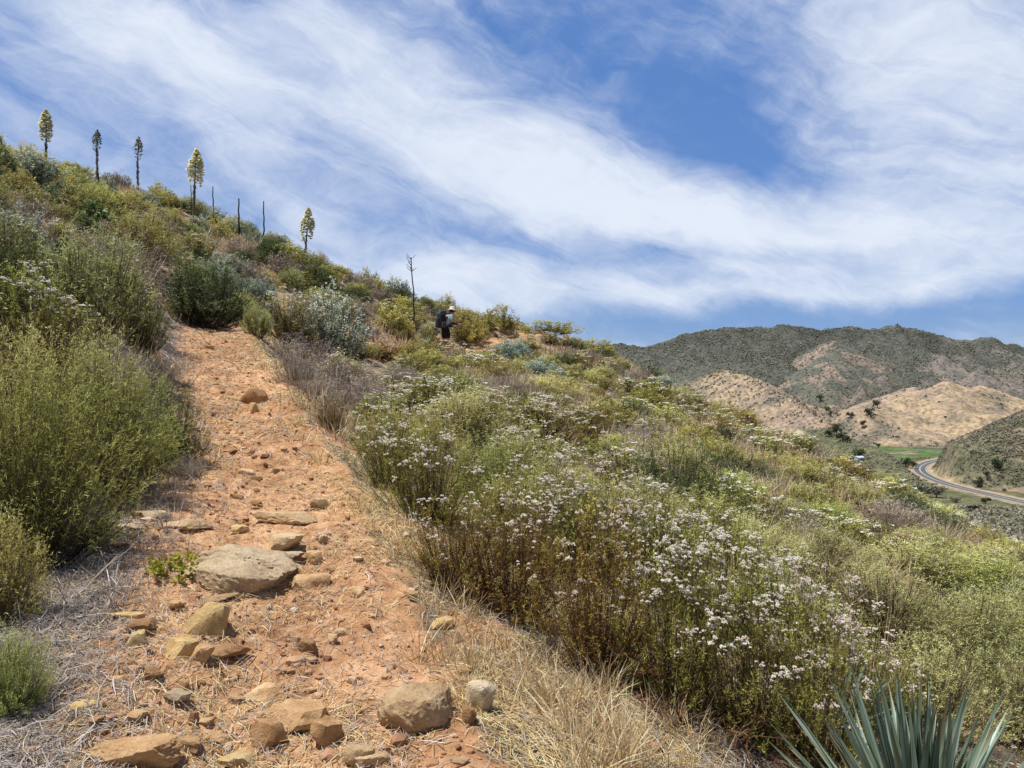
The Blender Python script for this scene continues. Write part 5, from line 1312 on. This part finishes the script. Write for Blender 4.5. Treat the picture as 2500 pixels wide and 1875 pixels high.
# hair, eyes, ears, hat
hv, hf = ICO[3]; sel = hv * np.array([.108, .092, .112]) + np.array([.285, 0, 1.612])
link('hair', make_mesh('hair', sel - np.array([.018, 0, -.004]), [hf], [mhair], smooth=True), person)
for sgn in (-1, 1):
    link('eye', make_mesh('eye', hv * .011 + np.array([.378, sgn * .034, 1.615]), [hf], [plain_mat('eye', (.02, .015, .01), .2)], smooth=True), person)
    link('ear', make_mesh('ear', hv * np.array([.018, .009, .032]) + np.array([.28, sgn * .098, 1.60]), [hf], [mskin], smooth=True), person)
prof = [(.0, .115), (.05, .112), (.085, .095), (.104, .055), (.108, .0), (.150, -.012), (.185, -.034), (.186, -.04), (.15, -.02), (.105, -.008)]
nseg = 28; hvv = []; 
for r_, z_ in prof:
    for k in range(nseg):
        a = 2 * PI * k / nseg; dr = (-.03 * math.cos(a) ** 2 if r_ > .13 else 0)
        hvv.append((r_ * math.cos(a) * (1.05), r_ * math.sin(a), z_ + dr * .8))
hq = [(i * nseg + k, i * nseg + (k + 1) % nseg, (i + 1) * nseg + (k + 1) % nseg, (i + 1) * nseg + k) for i in range(len(prof) - 1) for k in range(nseg)]
ho = link('hat', make_mesh('hat', np.array(hvv), [hq], [mhat], smooth=True), person); ho.location = (.275, 0, 1.655); ho.rotation_euler = (0, .22, 0)

def rbox(name, cx_, sx, mat, parent, bev=.05, taper=0, sub=3):
    bm = bmesh.new(); bmesh.ops.create_cube(bm, size=1)
    for v in bm.verts:
        k = 1 - taper * (v.co.z + .5); v.co = Vector((v.co.x * sx[0] * k, v.co.y * sx[1] * k, v.co.z * sx[2])) + Vector(cx_)
    bmesh.ops.bevel(bm, geom=bm.edges[:], offset=bev, segments=sub, affect='EDGES', profile=.6)
    me = bpy.data.meshes.new(name); bm.to_mesh(me); bm.free(); me.materials.append(mat)
    for p_ in me.polygons: p_.use_smooth = True
    return link(name, me, parent)
mpack = plain_mat('pack_black', (.022, .024, .030), .75, .3, 14); mpack2 = plain_mat('pack_grey', (.07, .075, .085), .7, .2, 14); mblue = plain_mat('pack_blue', (.05, .22, .48), .7)
pack = empty('backpack', fp, 'large black hiking backpack with a blue patch on the hiker', 'backpack', rz=heading)
for nm, c, sz, mt, bv, tp in (('main_bag', (-.165, 0, 1.22), (.27, .36, .56), mpack, .09, .06), ('lid', (-.135, 0, 1.535), (.25, .31, .15), mpack2, .065, .12), ('front_pocket', (-.315, 0, 1.14), (.09, .27, .34), mpack, .04, .1),
                              ('side_pocket', (-.15, -.20, 1.06), (.15, .07, .2), mpack2, .03, .1), ('side_pocket', (-.15, .20, 1.06), (.15, .07, .2), mpack2, .03, .1), ('hip_belt', (.03, 0, 1.0), (.30, .34, .055), mpack, .025, 0), ('patch', (-.255, -.05, 1.50), (.05, .17, .06), mblue, .015, 0)):
    rbox(nm, c, sz, mt, pack, bv, tp)
for sgn in (-1, 1):
    P = np.array([(-.02, sgn * .10, 1.44), (.10, sgn * .11, 1.50), (.22, sgn * .13, 1.42), (.26, sgn * .145, 1.28), (.20, sgn * .16, 1.13), (.05, sgn * .17, 1.03)])
    v, q = tubes(P[None], .022, 8); link('strap', make_mesh('strap', v, [q], [mpack], smooth=True), pack)
R_ = Matrix.Rotation(heading, 3, 'Z')
def pole(hand, tip_l, label):
    top = np.array(hand) + np.array([.028, 0, .06]); tip = np.array(tip_l)
    wt = R_ @ Vector(tip); tz = float(H(fp[0] + wt.x, fp[1] + wt.y)) - fp[2]; tip[2] = tz
    o = empty('trekking_pole', fp, label, 'pole', rz=heading)
    d = (tip - top) / np.linalg.norm(tip - top)
    v, q = tubes(np.stack([top + d * .12, tip])[None], np.array([.011, .007]), 8); link('shaft', make_mesh('shaft', v, [q], [mpack2], smooth=True), o)
    v, q = tubes(np.stack([top - d * .03, top, top + d * .07, top + d * .14])[None], np.array([.012, .019, .016, .014]), 8); link('grip', make_mesh('grip', v, [q], [mpack], smooth=True), o)
    c = tip - d * .06; v, q = tubes(np.stack([c, c + d * .012])[None], np.array([.035, .03]), 10); link('basket', make_mesh('basket', v, [q], [mpack], smooth=True), o)
pole(BV['par'], (.60, -.26, 0), 'trekking pole in the near hand planted in front of the hiker')
pole(BV['pal'], (-.10, .42, 0), 'trekking pole on the far side of the hiker trailing behind')

# ---------------------------------------------------------------- far trees, shed, scrub on the far slopes
TREES = [(1200, 650, 70, 60, 'dark tree in the ravine, tallest of the clump between the two tan hills'), (1230, 682, 60, 50, 'dark tree at the lower right of the ravine clump'), (1160, 660, 50, 40, 'dark tree at the left of the ravine clump'),
         (1258, 690, 50, 40, 'low dark tree at the foot of the ravine clump'), (1275, 552, 42, 28, 'single dark tree on pale ground above the ravine clump'), (1340, 605, 40, 35, 'dark tree at the left edge of the big tan hill'), (1110, 466, 42, 36, 'dark tree below the rock hollow on the mountain'),
         (1380, 545, 60, 45, 'wide dark tree in the gully left of the big tan hill'), (1420, 500, 50, 40, 'dark tree high in the gully left of the big tan hill'), (1145, 528, 30, 38, 'thin dark tree under the mountain hollow, upper of two'), (1168, 545, 30, 30, 'thin dark tree under the mountain hollow, lower of two'),
         (1328, 768, 72, 46, 'spreading oak on the pale knoll beside the little shed'), (1425, 716, 30, 24, 'lone dark tree at the foot of the big tan hill'), (1572, 818, 55, 46, 'dark tree left of the green field, left of two'), (1612, 828, 52, 42, 'dark tree left of the green field by the road, right of two'),
         (2075, 832, 76, 60, 'big dark tree standing alone on the right scrub hill'), (2010, 895, 40, 50, 'tall dark tree above the road on the right scrub hill'), (1958, 928, 52, 42, 'dark tree closest to the road on the right scrub hill'), (1985, 908, 40, 35, 'dark tree in the middle of three on the right scrub hill'),
         (2003, 1018, 52, 32, 'dark bush between the road and the near slope'), (2015, 627, 14, 20, 'tiny dark tree on the crest of the right scrub hill'), (2108, 952, 26, 16, 'small bush above the pale road verge'), (1936, 1052, 62, 26, 'green bush below the road at the slope foot'),
         (1738, 985, 92, 62, 'grey-green bush below the road bend'), (1270, 782, 36, 26, 'small grey tree left of the spreading oak'), (1660, 960, 70, 30, 'dark bush on the slope below the road'), (1845, 1010, 50, 26, 'olive bush just below the road')]
for zx, zy, zw, zh, lb in TREES:
    px = (1500 + zx / 2.212) * .4096; py = (770 + zy / 2.212) * .4096
    p = farhit(px, py); k = p[1] / F * .4096 / 2.212
    wm, hm = zw * k, zh * k * 1.15
    rng = np.random.default_rng(int(zx)); mb = MB(); nl = 520
    ncl = 9; cc = np.stack([rng.uniform(-.34, .34, ncl) * wm, rng.uniform(-.34, .34, ncl) * wm, rng.uniform(.38, .82, ncl) * hm], 1); cr = rng.uniform(.16, .26, ncl)
    j = rng.integers(0, ncl, nl); d = norm(rng.normal(0, 1, (nl, 3))); c = cc[j] + d * cr[j][:, None] * np.array([wm, wm, hm * .9]) * (rng.random(nl) ** .35)[:, None]
    dd = norm(rng.normal(0, 1, (nl, 3)) + d * .6); v, q = quads_from_leaves(c, dd, norm(np.cross(dd, d + rng.normal(0, .4, (nl, 3)))), .10 * wm, .07 * wm)
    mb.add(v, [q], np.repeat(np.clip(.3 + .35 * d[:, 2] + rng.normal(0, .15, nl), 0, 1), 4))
    o = empty('tree', p - np.array([0, 0, .2]), lb, 'tree', 'dark trees in the valley')
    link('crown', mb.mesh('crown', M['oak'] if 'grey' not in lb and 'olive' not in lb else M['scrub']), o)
    P = np.array([(0, 0, -.5), (.02 * wm, 0, .2 * hm), (0, .03 * wm, .55 * hm)]); tv, tq = tubes(P[None], np.array([.05, .035, .02]) * wm, 6)
    tm = MB(); tm.add(tv, [tq])
    for k_ in range(4):
        e = cc[k_]; v, q = tubes(np.stack([P[1], (P[1] + e) / 2 + np.array([0, 0, .05 * hm]), e])[None], np.array([.025, .016, .008]) * wm, 5); tm.add(v, [q])
    link('trunk', tm.mesh('trunk', M['trunk']), o)
px, py = (2000 + 432 / 4.424) * .4096, (950 + 778 / 4.424) * .4096
p = farhit(px, py); sh = empty('shed', p, 'tiny pale shed below the spreading oak on the knoll', 'shed', rz=.4)
def boxm(name, c, s, mat, parent): return rbox(name, c, s, mat, parent, .03, 0, 1)
boxm('wall', (0, 0, 1.1), (5.5, 3.2, 2.6), plain_mat('shed_wall', (.55, .58, .60), .7), sh)
rv = [(-3, -2, 2.41), (3, -2, 2.41), (3, 2, 2.41), (-3, 2, 2.41), (-3, 0, 3.3), (3, 0, 3.3)]
link('roof', make_mesh('roof', rv, [[(0, 1, 5, 4), (2, 3, 4, 5), (3, 2, 1, 0)], [(0, 4, 3), (1, 2, 5)]], [plain_mat('shed_roof', (.62, .66, .70), .5)]), sh)
boxm('door', (0, -1.62, .95), (1.2, .08, 2.0), plain_mat('shed_door', (.18, .2, .22), .7), sh)

def scrub_field(name, label, kinds, n, size, dens, nleaf=9, mat='scrub', box=(60, 1500, 60, 1560), tone=.45):
    rng = np.random.default_rng(len(name) + n)
    y = rng.uniform(box[2], box[3], n * 12); px = rng.uniform(560, 1120, n * 12)
    y = box[2] + (box[3] - box[2]) * rng.random(n * 12) ** .8; x = (px - CX) / F * y
    ix = np.clip(np.searchsorted(fx, x) - 1, 0, len(fx) - 1); iy = np.clip(np.searchsorted(fy, y) - 1, 0, len(fy) - 1)
    k = np.isin(FK[iy, ix], kinds) & (FR[iy, ix] > 9) & (rng.random(len(x)) < dens(x, y, ix, iy)); x, y = x[k][:n], y[k][:n]
    m = len(x); z = farH(x, y); s = rng.uniform(*size, m)
    d = norm(rng.normal(0, 1, (m, nleaf, 3)) * np.array([1, 1, .55]) + np.array([0, 0, .28]))
    c = np.stack([x, y, z], 1)[:, None] + d * s[:, None, None] * np.array([.42, .42, .34]) + np.array([0, 0, .2]) * s[:, None, None]
    c = c.reshape(-1, 3); d = d.reshape(-1, 3); nn = len(c); S_ = np.repeat(s, nleaf)
    dd = norm(np.cross(d, rng.normal(0, 1, (nn, 3)))); v, q = quads_from_leaves(c - dd * (S_ * .3)[:, None], dd, norm(np.cross(dd, d)), S_ * .62, S_ * .5)
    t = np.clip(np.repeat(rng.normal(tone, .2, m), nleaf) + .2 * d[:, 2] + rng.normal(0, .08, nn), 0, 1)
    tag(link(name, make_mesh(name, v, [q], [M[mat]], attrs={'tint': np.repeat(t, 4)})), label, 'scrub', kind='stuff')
    print(name, m)
scrub_field('chaparral', 'dark chaparral covering the far mountain', (0, 1, 2), 24000, (1.2, 4.2), lambda x, y, ix, iy: (np.clip(CO[iy, ix, 1] < .15, 0, 1) * 1.0 + .3) * (.12 + .88 * (n2[iy, ix] * .6 + n1[iy, ix] * .4 < .49)), 5, box=(760, 1800, 760, 1520), tone=.62)
scrub_field('hill_scrub', 'sparse grey-green scrub on the tan grass hill', (1, 3), 900, (1.2, 3.0), lambda x, y, ix, iy: (CO[iy, ix, 1] < .22) * .9 + .03, 8, box=(300, 1200, 660, 1060), tone=.5)
scrub_field('hill_scrub', 'low olive scrub covering the right hill above the road', (7,), 7500, (.6, 1.9), lambda x, y, ix, iy: .35 + .65 * (n2[iy, ix] < .5), 8, box=(200, 800, 380, 620), tone=.72)
scrub_field('slope_scrub', 'grey-green scrub on the slope between the hillside and the road', (4, 5, 6), 9000, (.7, 2.0), lambda x, y, ix, iy: (.25 + .75 * (n2[iy, ix] < .5)) * (CO[iy, ix, 0] < .3) * (FK[iy, ix] != 4) + 0 * (y > 560), 9, box=(40, 500, 90, 660), tone=.78)

# ---------------------------------------------------------------- words for the shrubs that have no label of their own
LM = [('the far-left flower stalk', 97, 340), ('the second flower stalk', 210, 380), ('the third flower stalk', 299, 395), ('the largest yellow bloom', 420, 455), ('the tallest black stalk', 517, 520), ('the lone flowering yucca', 660, 545),
      ('the crooked dead stalk', 893, 650), ('the hiker', 960, 730), ('the big round shrub', 430, 640), ('the silvery trail-top bush', 705, 715), ('the bare rock outcrop', 1545, 925), ('the ridge yucca', 1350, 765), ('the road bend', 1985, 1035),
      ('the foreground yucca', 2000, 1590), ('the thick white-flowered shrub', 930, 1010), ('the golden grass', 1080, 1400), ('the silvery stalked shrub', 45, 530), ('the glossy broad-leaved plant', 210, 510), ('the dark trail rock', 550, 855),
      ('the lower skyline shrub', 1890, 1030), ('the big right-edge shrub', 2060, 1310), ('the fresh green mid-slope shrub', 1330, 960), ('the blue-grey shrub', 1105, 765), ('the mid-slope flower drift', 1280, 1110), ('the upper left slope', 60, 430), ('the right edge', 2190, 1200), ('the left edge', 20, 620), ('the slope centre', 1620, 1130), ('the right ridge', 1500, 840), ('the lower slope', 1800, 1300), ('the upper mid slope', 330, 500), ('the slope behind the trail', 780, 640)]
ORD = ['', 'second ', 'third ', 'fourth ', 'fifth ', 'sixth ', 'seventh ', 'eighth ']
buck = {}
for q in placed:
    if q['label']: continue
    ly = q['py']; d, lm = min((math.hypot(q['px'] / .46293 - a, (ly / .46293 - b) * 1.2), (nm, a, b)) for nm, a, b in LM)
    dx, dy = q['px'] / .46293 - lm[1], ly / .46293 - lm[2]
    dr = ('left of' if dx < 0 else 'right of') if abs(dx) > abs(dy) * 1.1 else ('above' if dy < 0 else 'below')
    buck.setdefault((q['kind'], lm[0], dr), []).append((d, q))
for (kd, lm, dr), v in buck.items():
    v.sort(key=lambda t: t[0])
    for i, (d, q) in enumerate(v):
        q['o']['label'] = f"{LOOK[kd]} {dr} {lm}" + ('' if len(v) == 1 else (f", {ORD[i]}nearest to it" if i < len(ORD) else ", among the farther ones"))
